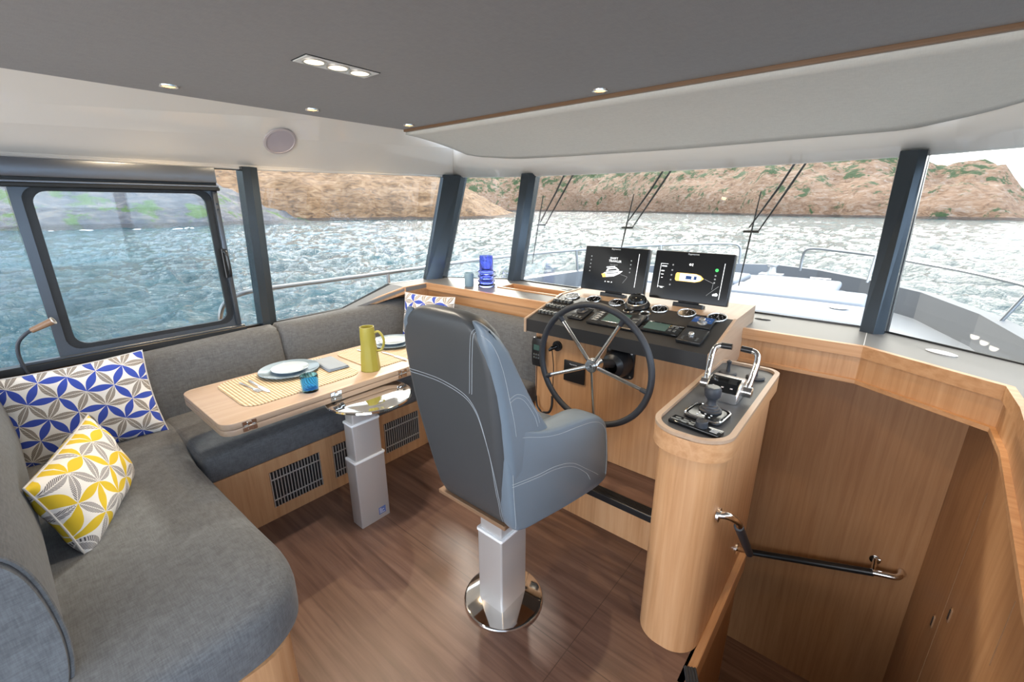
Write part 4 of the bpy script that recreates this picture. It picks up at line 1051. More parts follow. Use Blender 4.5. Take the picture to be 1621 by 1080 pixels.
# ------------------------------------------------------------------ throttle pod
pd = thing('throttle_pod', 'tall narrow pale oak throttle pod with rounded ends beside the stairwell', 'console', (-.37, 1.7, 0)); oP = (-.37, 1.7, 0)
MB().prism(rrect(-.478, 1.285, -.262, 2.075, [.05, .02, .095, .095], 10), 'Z', 0.0, .828).build('body', 'oak_z', pd, origin=oP, angle=50)
MB().prism(rrect(-.496, 1.262, -.246, 2.092, [.06, .03, .105, .105], 10), 'Z', .800, .866).build('rim_band', 'oak_y', pd, origin=oP, angle=50)
def ring_poly(o_, i_, z0, z1):
    mb = MB(); V = {}
    for nm, pl in (('o', o_), ('i', i_)):
        for zz in (z0, z1): V[nm, zz] = [mb.bm.verts.new((*p, zz)) for p in pl]
    n = len(o_)
    for i in range(n):
        k = (i + 1) % n
        mb.bm.faces.new((V['o', z1][i], V['o', z1][k], V['i', z1][k], V['i', z1][i]))
        mb.bm.faces.new((V['o', z0][i], V['o', z0][k], V['o', z1][k], V['o', z1][i])); mb.bm.faces.new((V['i', z0][i], V['i', z0][k], V['i', z1][k], V['i', z1][i]))
    return mb
ring_poly(rrect(-.496, 1.262, -.246, 2.092, [.06, .03, .105, .105], 10), rrect(-.478, 1.280, -.264, 2.074, [.045, .02, .088, .088], 10), .864, .877).build('rim', 'oak_table', pd, origin=oP, angle=50)
MB().prism(rrect(-.477, 1.281, -.265, 2.073, [.045, .02, .087, .087], 10), 'Z', .862, .8665).build('inlay', 'pod_top', pd, origin=oP)
ZP = .867
tp = thing('trim_tab_panel', 'slim black button panel with round knob at the near end of the throttle pod', 'control panel', (-.365, 1.352, ZP), (0, 0, -.12))
MB().box((-.082, -.024, 0), (.082, .024, .012), .003, 2).build('housing', 'black_gloss', tp)
g = MB()
for k in range(3):
    for q in (0, 1): g.box((-.070 + k * .026, -.015 + q * .016, .012), (-.052 + k * .026, -.006 + q * .016, .0135), .001, 1)
g.build('buttons', 'switch_face', tp)
g = MB()
for k in range(3): g.box((.050, -.012 + k * .008, .012), (.072, -.010 + k * .008, .0128))
g.build('legend', 'white_print', tp)
MB().lathe([(.0185, .012), (.0185, .030), (.016, .033), (.013, .031), (0, .031)], (.018, .002, 0), 26, caps=False).build('knob', 'rubber', tp)
js = thing('docking_joystick', 'docking joystick with chrome edged base plate on the throttle pod', 'joystick', (-.362, 1.462, ZP), (0, 0, -.10))
js_o = rrect(-.062, -.060, .062, .062, .024, 6)
MB().prism(js_o, 'Z', 0, .010, .004, 2).build('base', 'black_plastic', js)
mb = MB(); mb.tube([(x * .96, y * .96, .013) for x, y in js_o], .004, 8, closed=True); mb.build('chrome_edge', 'chrome', js)
MB().prism(rrect(-.052, -.052, .052, .052, .02, 6), 'Z', .009, .0145, .002, 1).build('face', 'black_gloss', js)
g = MB()
for x, y, r_ in ((-.02, -.018, .0032), (0, -.018, .0032), (.02, -.018, .0032), (-.02, -.036, .0032), (.02, -.036, .0032), (0, -.036, .006)): g.cyl((x, y, .0145), (x, y, .0158), r_, 12)
g.build('key_legend', 'white_print', js)
MB().cyl((0, -.009, .0145), (0, -.009, .016), .003, 10).build('status_light', 'lit_green', js)
MB().lathe([(.036, .014), (.037, .019), (.030, .022), (.029, .027), (.024, .030), (.022, .035), (.017, .038), (.014, .048), (.016, .058), (.022, .064), (.026, .070), (.027, .092), (.0235, .100), (.020, .1005)], (0, .022, 0), 30, caps=False).build('stick', 'rubber', js)
MB().lathe([(0, .1025), (.019, .1025), (.0215, .099)], (0, .022, 0), 26, caps=False).build('stick_cap', 'switch_face', js)
th = thing('engine_throttle', 'twin lever chrome engine throttle in the middle of the throttle pod', 'throttle', (-.365, 1.70, ZP))
MB().prism([(-.085, 0), (-.085, .035), (-.060, .062), (-.02, .072), (.03, .066), (.07, .03), (.075, 0)], 'X', -.058, .058, .008, 3).build('housing', 'steel', th)
MB().prism([(-.080, .034), (-.058, .060), (-.020, .070), (-.018, .075), (-.060, .066), (-.086, .038)], 'X', -.050, .050).build('display', 'black_gloss', th)
g = MB()
for x in (-.030, 0, .030): g.obox((x, -.074, .053), (.008, .001, .004), (-.85, 0, 0))
for x in (-.035, .035): g.obox((x, -.036, .0705), (.008, .006, .001), (.25, 0, 0))
g.build('key_legend', 'speaker_rim', th)
for s in (-1, 1):
    lv = MB().tube(catmull([(s * .070, -.02, .035), (s * .074, -.005, .07), (s * .078, .03, .125), (s * .076, .045, .152), (s * .066, .052, .166), (s * .050, .055, .170)], 6), [.012] * 6 + [.0105] * 25, 12).build('lever', 'chrome', th)
    MB().tube([(s * .054, .0545, .1695), (s * .016, .056, .171)], .0115, 12).build('grip', 'black_plastic', lv)
    MB().cyl((s * .056, -.02, .035), (s * .088, -.02, .035), .020, 24).build('pivot', 'chrome', th)
k0 = thing('pod_control_lever', 'small black lever on a round base, far left of the throttle pod', 'lever', (-.420, 1.925, ZP), group='small levers at the far end of the pod')
MB().lathe([(0, 0), (.034, 0), (.036, .006), (.030, .012), (.012, .014), (0, .014)], n=30).build('base', 'rubber', k0)
MB().lathe([(.008, .012), (.007, .030), (.006, .045), (.009, .050), (.010, .058), (0, .064)], n=16, caps=False).build('stick', 'rubber', k0)
copy_tree(k0, (-.318, 1.945, ZP), label='small black lever on a round base, far right of the throttle pod')
# grab rail on the pod
gr = thing('pod_grab_rail', 'short chrome and black grab rail on the stairwell side of the throttle pod', 'handrail', (-.262, 1.55, .45))
A_, B_ = Vector((.0, -.185, .130)), Vector((.0, .290, -.335))
off = Vector((.055, 0, 0))
MB().tube(catmull([A_, A_ + off * .55 + Vector((0, .01, .002)), A_ + off + Vector((0, .045, -.030)), A_ + off + Vector((0, .08, -.075))], 6), .0125, 14).build('end_bracket', 'chrome', gr)
MB().tube([B_, B_ + off * .55 + Vector((0, -.02, .020)), B_ + off + Vector((0, -.05, .05))], .0125, 14).build('end_bracket', 'chrome', gr)
MB().tube([A_ + off + Vector((0, .070, -.063)), B_ + off + Vector((0, -.01, .010))], .0155, 16).build('grip', 'rubber', gr)
MB().cyl(A_ + Vector((-.002, 0, 0)), A_ + Vector((.006, 0, 0)), .024, 24).cyl(B_ + Vector((-.002, 0, 0)), B_ + Vector((.006, 0, 0)), .024, 24).build('rosette', 'chrome', gr)
# long stair handrail
sr = thing('stair_handrail', 'long black stair handrail with chrome ends on the wooden wall of the companionway', 'handrail', (0, 2.57, -.35))
MB().tube([(-.42, 0, -.135), (.258, 0, .105)], .0185, 16).build('grip', 'black_plastic', sr)
MB().tube(catmull([(.248, 0, .102), (.305, 0, .118), (.340, .004, .126), (.358, .026, .130), (.361, .066, .130)], 6), .0145, 14).build('chrome_end', 'chrome', sr)
MB().tube([(-.42, 0, -.135), (-.46, .02, -.148), (-.465, .066, -.15)], .0145, 14).build('chrome_end', 'chrome', sr)
MB().tube([(.256, .01, .108), (.256, .066, .140)], .011, 12).cyl((.256, .062, .140), (.256, .069, .140), .024, 20).build('wall_mount', 'chrome', sr)
# stair nosing on the cabin floor
d_ = Vector((.458, -.889, 0)); n_ = Vector((.889, .458, 0)); p0 = Vector((-.272, 1.262, 0))
nz_ = MB().slab([p0, p0 + n_ * .042, p0 + n_ * .042 + d_ * 1.4, p0 + d_ * 1.4], (0, 0, .006))
for k in range(4): nz_.slab([p0 + n_ * (.005 + .010 * k) + Vector((0, 0, .006)), p0 + n_ * (.009 + .010 * k) + Vector((0, 0, .006)), p0 + n_ * (.009 + .010 * k) + d_ * 1.4 + Vector((0, 0, .006)), p0 + n_ * (.005 + .010 * k) + d_ * 1.4 + Vector((0, 0, .006))], (0, 0, .003))
no = nz_.build('floor_nosing', 'rubber', smooth=False); tag(no, 'black ribbed stair nosing at the floor edge by the foot of the throttle pod', 'stair nosing')

# ------------------------------------------------------------------ helm seat
hs = thing('helm_chair', 'blue grey upholstered helm chair with armrests on a silver pedestal', 'helm chair', (-.95, 1.08, 0)); oC = (-.95, 1.08, 0)
CXc = -1.03
MB().lathe([(0, 0), (.158, 0), (.162, .003), (.160, .008), (.154, .010), (0, .010)], (-.948, 1.075, 0), 64).build('floor_plate', 'chrome', hs, origin=oC)
px0, px1, py0, py1 = -1.018, -.893, 1.003, 1.155
MB().prism(rrect(px0, py0, px1, py1, .008, 4), 'Z', .010, .352).build('pedestal', 'alu', hs, origin=oC)
MB().prism(rrect(px0 - .004, py0 - .004, px1 + .004, py1 + .004, .010, 4), 'Z', .346, .358, .002, 1).build('collar', 'white_edge', hs, origin=oC)
MB().prism(rrect(px0 + .008, py0 + .008, px1 - .008, py1 - .008, .006, 4), 'Z', .35, .432).build('upper_pedestal', 'alu', hs, origin=oC)
MB().box((-1.225, .990, .424), (-.866, 1.38, .442), .003, 1).build('seat_board', 'wood_trim', hs, origin=oC)
def yb(z): return 1.0 - .183 * (z - .44)
def rr_ring(x0, x1, y0, y1, z, r, n=6, tilt=0):
    return [(x, y, z + (y - y0) * tilt) for x, y in rrect(x0, y0, x1, y1, r, n)]
# main back: half widths vary with height
BK = [(.446, .170, .09), (.456, .184, .10), (.50, .190, .12), (.60, .196, .13), (.70, .205, .13), (.80, .212, .13), (.90, .218, .125), (1.00, .220, .115), (1.08, .219, .105), (1.13, .212, .098), (1.165, .200, .093), (1.193, .183, .088), (1.216, .158, .080), (1.232, .126, .066), (1.240, .09, .048), (1.243, .05, .025)]
rings = []
for z, hw, dp in BK:
    y0 = yb(z); mid = (yb(z) + .05); 
    rings.append(rr_ring(CXc - hw, CXc + hw + .0, mid - dp / 2, mid + dp / 2, z, min(.038, dp * .48), 7))
mbk = MB().loft(rings)
bvh = BVHTree.FromBMesh(mbk.bm)
mbk.build('backrest', 'vinyl_shaded', hs, origin=oC, angle=80)
# side bolsters wrapping forward
for s in (1, -1):
    rings = []
    for z, th_, yf, xo in ((.58, .05, 1.22, .205), (.61, .07, 1.25, .214), (.70, .07, 1.22, .228), (.80, .07, 1.165, .230), (.90, .07, 1.095, .228), (1.00, .068, 1.035, .226), (1.08, .066, .990, .224), (1.13, .064, .965, .220), (1.175, .060, .935, .211), (1.205, .050, .910, .196), (1.223, .034, .893, .178), (1.232, .014, .880, .163)):
        x1 = CXc + s * xo * (1 if s > 0 else (.93 if z > 1.05 else .86)); x0 = x1 - s * th_
        rings.append(rr_ring(min(x0, x1), max(x0, x1), yb(z) + (.004 if z < 1.2 else .012), yf, z, min(.026, th_ * .45), 6))
    mb_ = MB().loft(rings)
    if s == 1: bvs = BVHTree.FromBMesh(mb_.bm)
    mb_.build('side_bolster', 'vinyl', hs, origin=oC, angle=80)
# armrests: side profile swept with generous rounding
APR = [(.975, .485), (.960, .60), (.945, .75), (.945, .845), (.965, .858), (1.02, .842), (1.10, .812), (1.18, .797), (1.28, .790), (1.36, .782), (1.42, .762), (1.460, .725), (1.478, .67), (1.488, .60), (1.496, .52), (1.492, .462), (1.462, .440), (1.40, .430), (1.25, .430), (1.10, .438), (1.01, .448)]
def arm(s):
    q = catmull([(0, y, z) for y, z in APR], 4, closed=True); cy_, cz_ = 1.22, .62; rings = []
    xin = CXc + s * (.158 if s > 0 else .100)
    stations = ((0, .09), (.006, .04), (.018, .012), (.040, 0), (.080, 0), (.099, .010), (.110, .035), (.115, .075))
    for d__, k in stations:
        row_ = []
        for p in q:
            fy = (p.y - .95) / .55; sk_ = s * d__ * (0.55 + .65 * fy)          # flares outwards to the front
            row_.append((xin + sk_ + s * .012 * fy, (p.y if s > 0 else 1.09 + (p.y - .95) * .74) + (cy_ - p.y) * k * .9, p.z + (cz_ - p.z) * k * .9))
        rings.append(row_)
    return MB().loft(rings)
ar = arm(1); bva = BVHTree.FromBMesh(ar.bm); ar.build('armrest', 'vinyl', hs, origin=oC, angle=80)
arm(-1).build('armrest', 'vinyl', hs, origin=oC, angle=80)
cu = MB(); cushion(cu, (CXc - .14, 1.05, .45), (CXc + .19, 1.575, .605), .035, .02); cu.build('seat_cushion', 'vinyl', hs, origin=oC, angle=60)
# contrast stitching laid on the upholstery
def stitch(pts, bv, direction, r=.0013, lift=.0008, n=10):
    out = []; dr = Vector(direction)
    for p in catmull(pts, n):
        h_ = bv.ray_cast(Vector(p) - dr * 2, dr)
        if h_[0] is not None: out.append(h_[0] - dr * lift)
    return out
st = MB()
back_seams = []
for dx in (0, .010):
    back_seams.append([(-.866 + dx, 0, 1.222), (-.885 + dx, 0, 1.19), (-.900 + dx, 0, 1.12), (-.920 + dx, 0, 1.0), (-.924 + dx, 0, .985)])
for dzz in (0, .011):
    back_seams.append([(-1.246, 0, .995 - dzz), (-1.15, 0, 1.0 - dzz), (-1.05, 0, .998 - dzz), (-.95, 0, .975 - dzz), (-.905 , 0, .93 - dzz), (-.885, 0, .86 - dzz), (-.872, 0, .76), (-.865 - dzz * .6, 0, .65), (-.865 - dzz * .6, 0, .55), (-.872 - dzz * .6, 0, .455)])
for sm_ in back_seams:
    q = stitch(sm_, bvh, (0, 1, 0))
    if len(q) > 2: st.tube(q, .00095, 5)
q = stitch([(-.866, 0, 1.222), (-.85, 0, 1.235), (-.835, 0, 1.236)], bvh, (0, 1, 0))
if len(q) > 2: st.tube(q, .00095, 5)
for sm_ in ([(0, .868, 1.20), (0, .895, 1.15), (0, .925, 1.06), (0, .945, .98), (0, .965, .90), (0, .975, .84)],
            [(0, .945, .98), (0, .98, .985), (0, 1.02, .965), (0, 1.05, .93), (0, 1.085, .88), (0, 1.10, .84)],
            [(0, .947, .968), (0, .98, .973), (0, 1.012, .955), (0, 1.042, .92), (0, 1.075, .87), (0, 1.09, .83)]):
    q = stitch(sm_, bvs, (-1, 0, 0))
    if len(q) > 2: st.tube(q, .00095, 5)
for sm_ in ([(0, .955, .828), (0, 1.02, .818), (0, 1.10, .790), (0, 1.18, .772), (0, 1.28, .766), (0, 1.36, .757), (0, 1.41, .738), (0, 1.445, .70), (0, 1.458, .65), (0, 1.468, .56), (0, 1.470, .48)],
            [(0, .966, .66), (0, 1.08, .648), (0, 1.17, .645), (0, 1.26, .62), (0, 1.35, .555), (0, 1.42, .50)],
            [(0, .966, .65), (0, 1.08, .638), (0, 1.17, .633), (0, 1.26, .606), (0, 1.34, .545), (0, 1.37, .50)],
            [(0, .966, .82), (0, .968, .70), (0, .975, .58), (0, .985, .47)]):
    q = stitch(sm_, bva, (-1, 0, 0))
    if len(q) > 2: st.tube(q, .00095, 5)
st.build('stitching', 'thread', hs, origin=oC)

# ------------------------------------------------------------------ things on the ledge
vs = MB().lathe([(0, 0), (.058, 0), (.066, .008), (.068, .014), (.060, .022), (.056, .028), (.060, .036), (.067, .043), (.067, .049), (.060, .057), (.055, .064), (.060, .071), (.068, .079), (.068, .085), (.060, .094), (.054, .101), (.060, .108), (.069, .118), (.069, .124), (.058, .130), (.052, .136), (.052, .238), (.049, .238), (.049, .136), (.052, .128), (.050, .10), (.050, .02), (0, .012)], n=48).build('glass_vase', 'vase_glass')
vs.location = (-2.335, 2.475, ZL); tag(vs, 'cobalt blue ribbed glass vase on the ledge in the port bow corner', 'vase')
cp_ = MB().lathe([(0, 0), (.031, 0), (.034, .005), (.036, .09), (.034, .103), (.030, .106), (.028, .100), (.030, .02), (0, .014)], n=36).build('ceramic_cup', 'mug_blue')
cp_.location = (-2.45, 2.40, ZL); tag(cp_, 'matt blue grey ceramic cup left of the blue vase', 'cup')
# gooseneck reading lamp by the aft port window
rlamp = thing('reading_lamp', 'black gooseneck reading lamp with a bronze head at the far left window', 'lamp', (-2.93, 0.02, .79))
MB().tube(catmull([(0, 0, 0), (-.005, -.01, .06), (-.005, -.012, .12), (0, .0, .17), (.01, .03, .205), (.015, .055, .220)], 8), .0075, 10).build('gooseneck', 'rubber', rlamp)
MB().tube([(.014, .050, .217), (.035, .125, .252)], [.0125, .0165], 18).build('lamp_head', 'wood_trim', rlamp)
MB().lathe([(.009, 0), (.0175, 0), (.0175, .004), (.009, .004)], M=Matrix.Translation((.035, .125, .252)) @ Vector((.021, .075, .035)).to_track_quat('Z', 'Y').to_matrix().to_4x4(), n=24, caps=False).build('lens_ring', 'lamp_ring', rlamp)
MB().cyl((0, 0, 0), (0, 0, .012), .018, 20).build('base', 'black_plastic', rlamp)

# ------------------------------------------------------------------ ceiling lamps, speaker
dl = None
for x, y, lb in ((-2.53, .69, 'nearest along the port side'), (-2.53, 1.33, 'middle one along the port side'), (-2.52, 1.965, 'in the forward port corner by the wooden trim'), (-1.13, 1.965, 'centre of the cabin by the wooden trim'),
                 (.22, 1.965, 'at the starboard end of the wooden trim'), (.22, .69, 'along the starboard side')):
    L_ = 'small round warm ceiling downlight, ' + lb
    if dl is None:
        dl = thing('ceiling_downlight', L_, 'ceiling light', (x, y, 2.05), group='round ceiling downlights')
        MB().lathe([(.026, -.001), (.036, 0), (.035, -.005), (.028, -.006), (.026, -.003)], n=30, caps=False).build('trim_ring', 'chrome', dl)
        MB().lathe([(0, -.0035), (.026, -.0035), (.026, -.002), (0, -.002)], n=24).build('lens', 'lamp_glow', dl)
    else: copy_tree(dl, (x, y, 2.05), label=L_)
    if x > 0: pass
    ld = bpy.data.lights.new('downlight_bulb', 'SPOT'); ld.energy = 20.0; ld.color = (1, .72, .42); ld.spot_size = math.radians(140); ld.spot_blend = .7; ld.shadow_soft_size = .02
    lo = bpy.data.objects.new('downlight_bulb', ld); COL.objects.link(lo); lo.location = (x, y, 2.043)
cp2 = thing('ceiling_light_panel', 'rectangular white ceiling light panel with three round lamps', 'ceiling light', (-1.71, 1.02, 2.05))
MB().box((-.052, -.145, -.004), (.052, .145, .001), .001, 1).build('plate', 'band_trim', cp2, smooth=False)
MB().box((-.056, -.149, -.002), (.056, .149, .0005)).build('shadow_gap', 'frame_black', cp2, smooth=False)
for k in (-1, 0, 1):
    MB().lathe([(.034, -.004), (.042, -.004), (.042, -.007), (.034, -.006)], (0, k * .092, 0), 30, caps=False).build('lamp_ring', 'lamp_ring', cp2)
    MB().lathe([(0, -.005), (.035, -.005), (.035, -.004), (0, -.004)], (0, k * .092, 0), 30).build('lamp_lens', 'panel_glow', cp2)
    ld = bpy.data.lights.new('panel_bulb', 'SPOT'); ld.energy = 14; ld.color = (1, .88, .72); ld.spot_size = math.radians(150); ld.spot_blend = .8; ld.shadow_soft_size = .03
    lo = bpy.data.objects.new('panel_bulb', ld); COL.objects.link(lo); lo.location = (-1.71, 1.02 + k * .092, 2.038)
nb = Vector((.285, 0, -.308)).normalized()
Msp = Matrix.Translation((-2.842, 1.275, 1.912)) @ nb.to_track_quat('Z', 'Y').to_matrix().to_4x4()
spk = thing('ceiling_speaker', 'round pale lilac flush speaker on the glossy white band above the port window', 'speaker'); spk.matrix_world = Msp
MB().lathe([(.078, .0), (.092, .0), (.091, .005), (.080, .007), (.078, .004)], n=48, caps=False).build('rim', 'speaker_rim', spk)
MB().lathe([(0, .0035), (.079, .0035), (.079, .001), (0, .001)], n=40).build('grille', 'speaker_mesh', spk)

# ------------------------------------------------------------------ outside: foredeck
hb = MB()
hull = [(-3.25, AFT), (-3.27, 2.5), (-3.22, 3.8), (-3.05, 4.8), (-2.72, 5.7), (-2.2, 6.5), (-1.7, 7.0), (-1.15, 7.25)]
hull += [(2 * SC - x, y) for x, y in hull[-2::-1]]
def inset_path(path, d):
    return [(SC + (x - SC) * (1 - d / 2.1), y - (d * .9 if y > 6.4 else 0)) for x, y in path]
fwd = [(-3.25, 2.98)] + [p for p in hull if p[1] > 3] + [(2 * SC + 3.25, 2.98)]
mb = prismz(fwd, -1.70, .50)
mb.merge(prismz([(-3.27, AFT), (-3.27, 2.98), (-3.08, 2.98), (-3.08, AFT)], -1.70, .50)); mb.merge(prismz([(.80, AFT), (.80, 2.98), (.97, 2.98), (.97, AFT)], -1.70, .50))
hullo = mb.build('yacht_foredeck', 'hull_white', smooth=False); tag(hullo, 'white foredeck and hull of the yacht seen through the windshield', 'deck')
ins = inset_path(hull, .13)
mb = MB(); n = len(hull); rings = []
for i in range(n):
    o1, i1 = hull[i], ins[i]; zt = .76 if hull[i][1] > 3 else (.70 if hull[i][1] > 2 else .50)
    rings.append([(o1[0], o1[1], .45), (o1[0], o1[1], zt), (i1[0], i1[1], zt), (i1[0], i1[1], .45)])
mb.loft(rings); mb.build('bulwark', 'deck_white', hullo, smooth=False)
# raised trunk under the sun pads
mb = prismz([(-2.35, 2.95), (.05, 2.95), (.02, 4.6), (-.25, 5.7), (-.75, 6.35), (-1.55, 6.35), (-2.05, 5.7), (-2.32, 4.6)], .49, .70)
mb.build('trunk', 'deck_white', hullo, smooth=False)
def pad(a, b, label, z0=.70, z1=.80):
    t_ = thing('sun_pad', label, 'sun pad', ((a[0] + b[0]) / 2, (a[1] + b[1]) / 2, z0), group='white sun pads on the foredeck')
    oo = ((a[0] + b[0]) / 2, (a[1] + b[1]) / 2, z0)
    cu = MB(); cushion(cu, (a[0], a[1], z0), (b[0], b[1], z1), .03, .012); cu.build('cushion', 'pad_white', t_, origin=oo, angle=60)
    MB().tube([(a[0] + .01, a[1] + .005, z1 - .03), (b[0] - .01, a[1] + .005, z1 - .03)], .004, 6).build('piping', 'pad_seam', t_, origin=oo)
    return t_
pad((-2.25, 3.62), (-1.18, 4.33), 'white sun pad nearest the windshield on the port half of the foredeck')
pad((-1.12, 3.62), (-.02, 4.33), 'white sun pad nearest the windshield on the starboard half of the foredeck')
pad((-2.20, 4.42), (-1.18, 5.03), 'white sun pad in the second row of the foredeck, port side')
pad((-1.12, 4.42), (-.05, 5.03), 'white sun pad in the second row of the foredeck, starboard side')
pad((-2.0, 5.13), (-1.18, 5.85), 'white sun pad in the forward row of the foredeck, port side', .70, .78)
pad((-1.12, 5.13), (-.30, 5.85), 'white sun pad in the forward row of the foredeck, starboard side', .70, .78)
def seat_cup(x, y, label):
    t_ = thing('deck_cup_holder', label, 'cup holder', (x, y, .78)); 
    MB().lathe([(0, 0), (.045, 0), (.05, .01), (.04, .02), (0, .02)], n=24).build('base', 'steel', t_)
    return t_
ft = thing('deck_latch', 'oval steel latch on the white sun pad left of the starboard pillar', 'latch', (-.20, 4.08, .812))
MB().lathe([(0, 0), (.055, 0), (.06, .004), (.03, .008), (0, .008)], n=24).build('plate', 'steel', ft)
wd = thing('anchor_windlass', 'small steel capstan on the bow deck behind the starboard wiper', 'windlass', (-1.08, 6.45, .50))
MB().lathe([(0, 0), (.09, 0), (.09, .19), (.06, .22), (.05, .25), (.05, .31), (.075, .33), (.075, .345), (0, .35)], n=24).build('drum', 'steel', wd)
MB().box((-.13, -.10, .20), (.13, .10, .22)).build('base', 'hull_white', wd)
ct = tag(MB().tube([(-.62, 6.1, .755), (-.42, 6.1, .755)], .012, 8).cyl((-.56, 6.1, .70), (-.56, 6.1, .755), .02, 10).cyl((-.48, 6.1, .70), (-.48, 6.1, .755), .02, 10).build('deck_cleat', 'steel', origin=(-.52, 6.1, .70)), 'small steel cleat on the bow just left of the starboard pillar', 'cleat')
# rails
def rail(name, label, path, posts, r=.0155, zb=.76):
    t_ = thing(name, label, 'railing', (path[0][0], path[0][1], zb)); oo = (path[0][0], path[0][1], zb)
    MB().tube(path, r, 10).build('top_tube', 'rail_steel', t_, origin=oo)
    for a, b_ in posts: MB().tube([a, b_], r * .95, 10).build('post', 'rail_steel', t_, origin=oo)
    return t_
ptop = catmull([(-3.27, .93, .70), (-3.28, .92, .85), (-3.27, .98, .955), (-3.26, 1.12, .995), (-3.26, 1.4, 1.0), (-3.26, 2.3, 1.0), (-3.26, 3.4, 1.01), (-3.12, 4.4, 1.015), (-2.88, 5.2, 1.02), (-2.52, 5.95, 1.03), (-2.05, 6.65, 1.035), (-1.72, 6.93, 1.035), (-1.62, 6.97, 1.0), (-1.60, 6.98, .92), (-1.60, 6.98, .74)], 6)
rail('deck_railing', 'stainless steel deck railing running along the port side to the bow', ptop,
     [((-3.25, 2.22, .70), (-3.26, 2.22, 1.0)), ((-3.20, 3.45, .74), (-3.25, 3.4, 1.0)), ((-2.98, 4.86, .74), (-3.0, 4.84, 1.015)), ((-2.40, 6.10, .74), (-2.42, 6.10, 1.03))])
stop_ = catmull([(-.82, 6.82, .74), (-.82, 6.82, .90), (-.80, 6.80, 1.0), (-.72, 6.76, 1.035), (-.5, 6.64, 1.035), (-.07, 6.28, 1.03), (.30, 5.78, 1.02), (.62, 5.2, 1.015), (.85, 4.5, 1.01), (.96, 3.6, 1.0), (.97, 2.3, 1.0), (.97, 1.2, .99)], 6)
rail('deck_railing', 'stainless steel deck railing on the starboard side seen past the right hand pillar', stop_,
     [((-.10, 6.22, .74), (-.08, 6.28, 1.03)), ((.72, 4.62, .74), (.82, 4.62, 1.012)), ((.94, 3.2, .74), (.965, 3.2, 1.0))])
# windshield wipers (parked, hanging from the top of the leaning windshield)
def gy(z): return 2.87 + (z - .95) * .175
for i, (xt1, xt2, xp, xb0, zb0, xb1, zb1, lb) in enumerate(((-2.03, -1.945, -2.205, -2.205, 1.63, -2.235, 1.09, 'left windshield wiper, beside the port windshield pillar'),
                                                   (-1.235, -1.18, -1.45, -1.425, 1.63, -1.47, 1.13, 'middle windshield wiper, above the left monitor'),
                                                   (-.482, -.428, -.652, -.63, 1.632, -.652, 1.085, 'right windshield wiper, right of the monitors'))):
    zp = 1.405; oo = (xp, gy(zp) + .05, zp)
    wp = thing('windshield_wiper', lb, 'wiper', oo, group='windshield wipers')
    f_ = lambda x, z, d=.045: Vector((x, gy(z) + d, z))
    MB().tube([f_(xt1, 1.80), f_(xt1 + (xp - xt1) * .35, 1.66), f_(xp - .008, zp + .02)], [.006, .007, .004], 8).build('arm', 'wiper', wp, origin=oo)
    MB().tube([f_(xt2, 1.80), f_(xt2 + (xp + .045 - xt2) * .35, 1.66), f_(xp + .045, zp)], [.006, .007, .004], 8).build('arm', 'wiper', wp, origin=oo)
    MB().tube([f_(xp - .035, zp - .002), f_(xp + .05, zp)], .008, 8).build('yoke', 'wiper', wp, origin=oo)
    MB().tube([f_(xb0, zb0, .03), f_((xb0 + xb1) / 2, (zb0 + zb1) / 2, .028), f_(xb1, zb1, .03)], [.003, .0055, .003], 6).build('blade', 'wiper', wp, origin=oo)

# ------------------------------------------------------------------ sea and shores
ZS = -1.75
def wave(x, y, d):
    """wind chop, fading out where the facets get too small to matter"""
    w = 0
    for L, A in ((6.0, .16), (2.4, .20), (1.1, .12), (.55, .05)):
        p = Vector((x * .82 + y * .57, (-x * .57 + y * .82) * .62, 0)) / L
        q = noise.noise(p + Vector((L, 0, d * .0)))
        w += A * (1 - 2.2 * abs(q)) * min(1, L * 90 / d)
    return w
sea = MB(); rows = []; r_ = 4.2
while r_ < 1500: rows.append(r_); r_ *= 1.0125 if r_ < 220 else 1.08
NA = 760; prev = None
for r_ in rows:
    cur = []
    for i in range(NA + 1):
        a_ = math.radians(-140 + 190 * i / NA); x, y = SC + r_ * math.sin(a_), 1 + r_ * math.cos(a_)
        cur.append(sea.bm.verts.new((x, y, ZS + (wave(x, y, r_) if r_ < 260 else 0))))
    if prev:
        for i in range(NA): sea.bm.faces.new((prev[i], prev[i + 1], cur[i + 1], cur[i]))
    prev = cur
sea.poly([(1500 * math.sin(math.radians(a_)), 1500 * math.cos(math.radians(a_)), ZS - .35) for a_ in range(0, 360, 15)])
so2 = sea.build('sea_surface', 'sea_water', smooth=True, angle=180, recalc=False); tag(so2, 'choppy blue green sea surrounding the yacht', 'sea', kind='stuff')
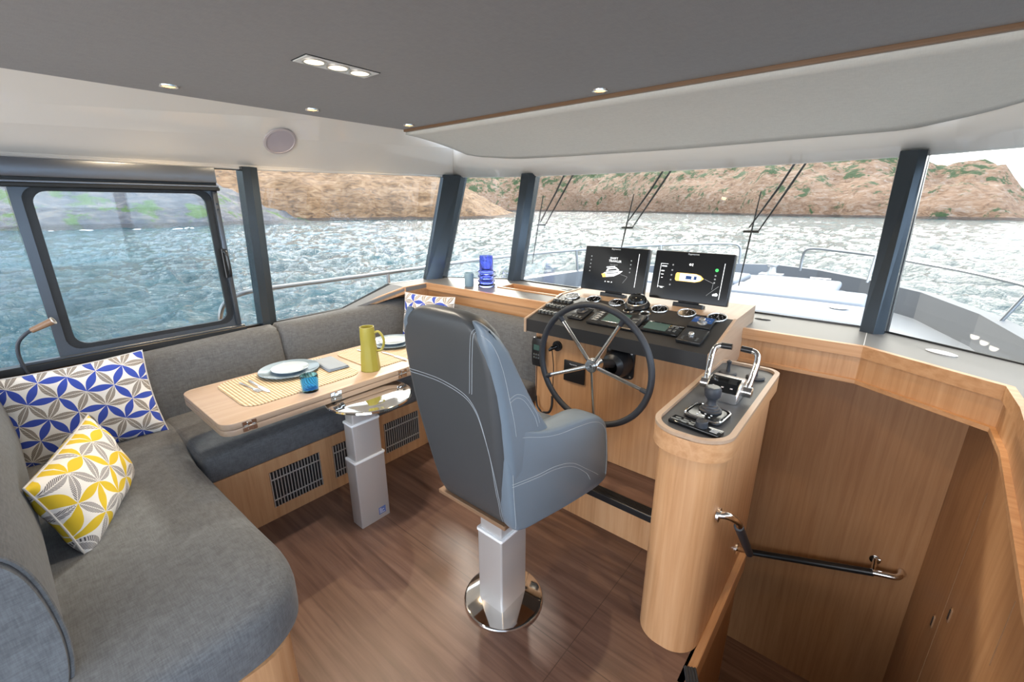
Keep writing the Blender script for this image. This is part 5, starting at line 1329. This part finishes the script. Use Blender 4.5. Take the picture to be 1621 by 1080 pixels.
def shore(name, label, cat, mat, az, dist, hgt, depth, nu=220, nv=46, rough=3.0, seed=0, prof=.55, tilt=0):
    """terrain rising away from the water; az/dist/hgt are knot lists over azimuth (deg clockwise from the bow)"""
    def li(L, a):
        for (a0, v0), (a1, v1) in zip(L, L[1:]):
            if a0 <= a <= a1: return v0 + (v1 - v0) * (a - a0) / (a1 - a0)
        return L[0][1] if a < L[0][0] else L[-1][1]
    mb = MB(); G = []
    for i in range(nu + 1):
        a = az[0] + (az[1] - az[0]) * i / nu; d0, H = li(dist, a), li(hgt, a); row_ = []
        ra = math.radians(a); d0 += 5 * noise.noise(Vector((a * .35, seed, 0))) * d0 / 150
        for k in range(nv + 1):
            s_ = k / nv; dd = d0 + depth * s_; x, y = dd * math.sin(ra), dd * math.cos(ra)
            p = Vector((x * .045, y * .045, seed)); nn = noise.fractal(p, 0.9, 2.1, 6) + .45 * abs(noise.noise(p * 3.1)) 
            z = ZS - .4 + H * (s_ ** prof) + rough * nn * min(1, s_ * 5) * min(1, H / 10) + .9 * noise.noise(Vector((x * .3, y * .3, 3))) * min(1, s_ * 8)
            row_.append(mb.bm.verts.new((x, y, z)))
        G.append(row_)
    for i in range(nu):
        for k in range(nv): mb.bm.faces.new((G[i][k], G[i + 1][k], G[i + 1][k + 1], G[i][k + 1]))
    o_ = mb.build(name, mat, smooth=True, angle=60, recalc=False); return tag(o_, label, cat)
shore('rocky_headland', 'long ochre rocky headland with green scrub across the water ahead', 'headland', 'far_hill', (-50, 22),
      [(-50, 300), (-37, 300), (-25, 230), (-12, 170), (0, 150), (8, 145), (22, 140)], [(-50, 50), (-30, 42), (-12, 30), (0, 24), (2, 17.5), (4.5, 18), (6.3, 14), (7.6, 8), (9, 5.5), (22, 5)], 90, rough=4.5, seed=1.7, prof=.5)
shore('rock_promontory', 'orange layered rock promontory sloping into the sea at the port bow', 'rock', 'orange_rock', (-84, -39.3),
      [(-66, 104), (-50, 104), (-39.3, 120)], [(-84, 17), (-60, 17), (-55, 16), (-48, 12.5), (-45, 8.5), (-42.5, 4.5), (-40.3, 1.4), (-39.3, .3)], 55, nu=200, rough=1.6, seed=5.1, prof=.42)
shore('rock_shore', 'grey rock slabs with green bushes along the shore to port', 'shore', 'grey_rock', (-135, -60),
      [(-135, 85), (-95, 80), (-75, 84), (-60, 94)], [(-135, 16), (-95, 15), (-84, 14), (-74, 14), (-70, 12), (-67, 8), (-64, 3.5), (-61.5, 1.2), (-60, .3)], 60, nu=240, rough=2.0, seed=9.3, prof=.6)
# surf at the foot of the port rocks
fm = MB()
rnd = random.Random(4)
for i in range(90):
    a = math.radians(rnd.uniform(-100, -50)); d0 = 80 + rnd.uniform(-1.2, 2.5) + (8 if a > math.radians(-66) else 0)
    c_ = Vector((d0 * math.sin(a), d0 * math.cos(a), ZS)); s_ = rnd.uniform(.25, .9)
    t_ = MB(); bmesh.ops.create_icosphere(t_.bm, subdivisions=2, radius=1)
    for v in t_.bm.verts:
        k = 1 + .45 * noise.noise(v.co * 1.7 + Vector((i, 0, 0))); v.co = Vector((v.co.x * s_ * 1.2, v.co.y * s_ * 1.2, v.co.z * s_ * .38)) * k + c_
    fm.merge(t_)
tag(fm.build('surf_foam', 'foam'), 'white surf breaking along the foot of the port rocks', 'surf', kind='stuff')
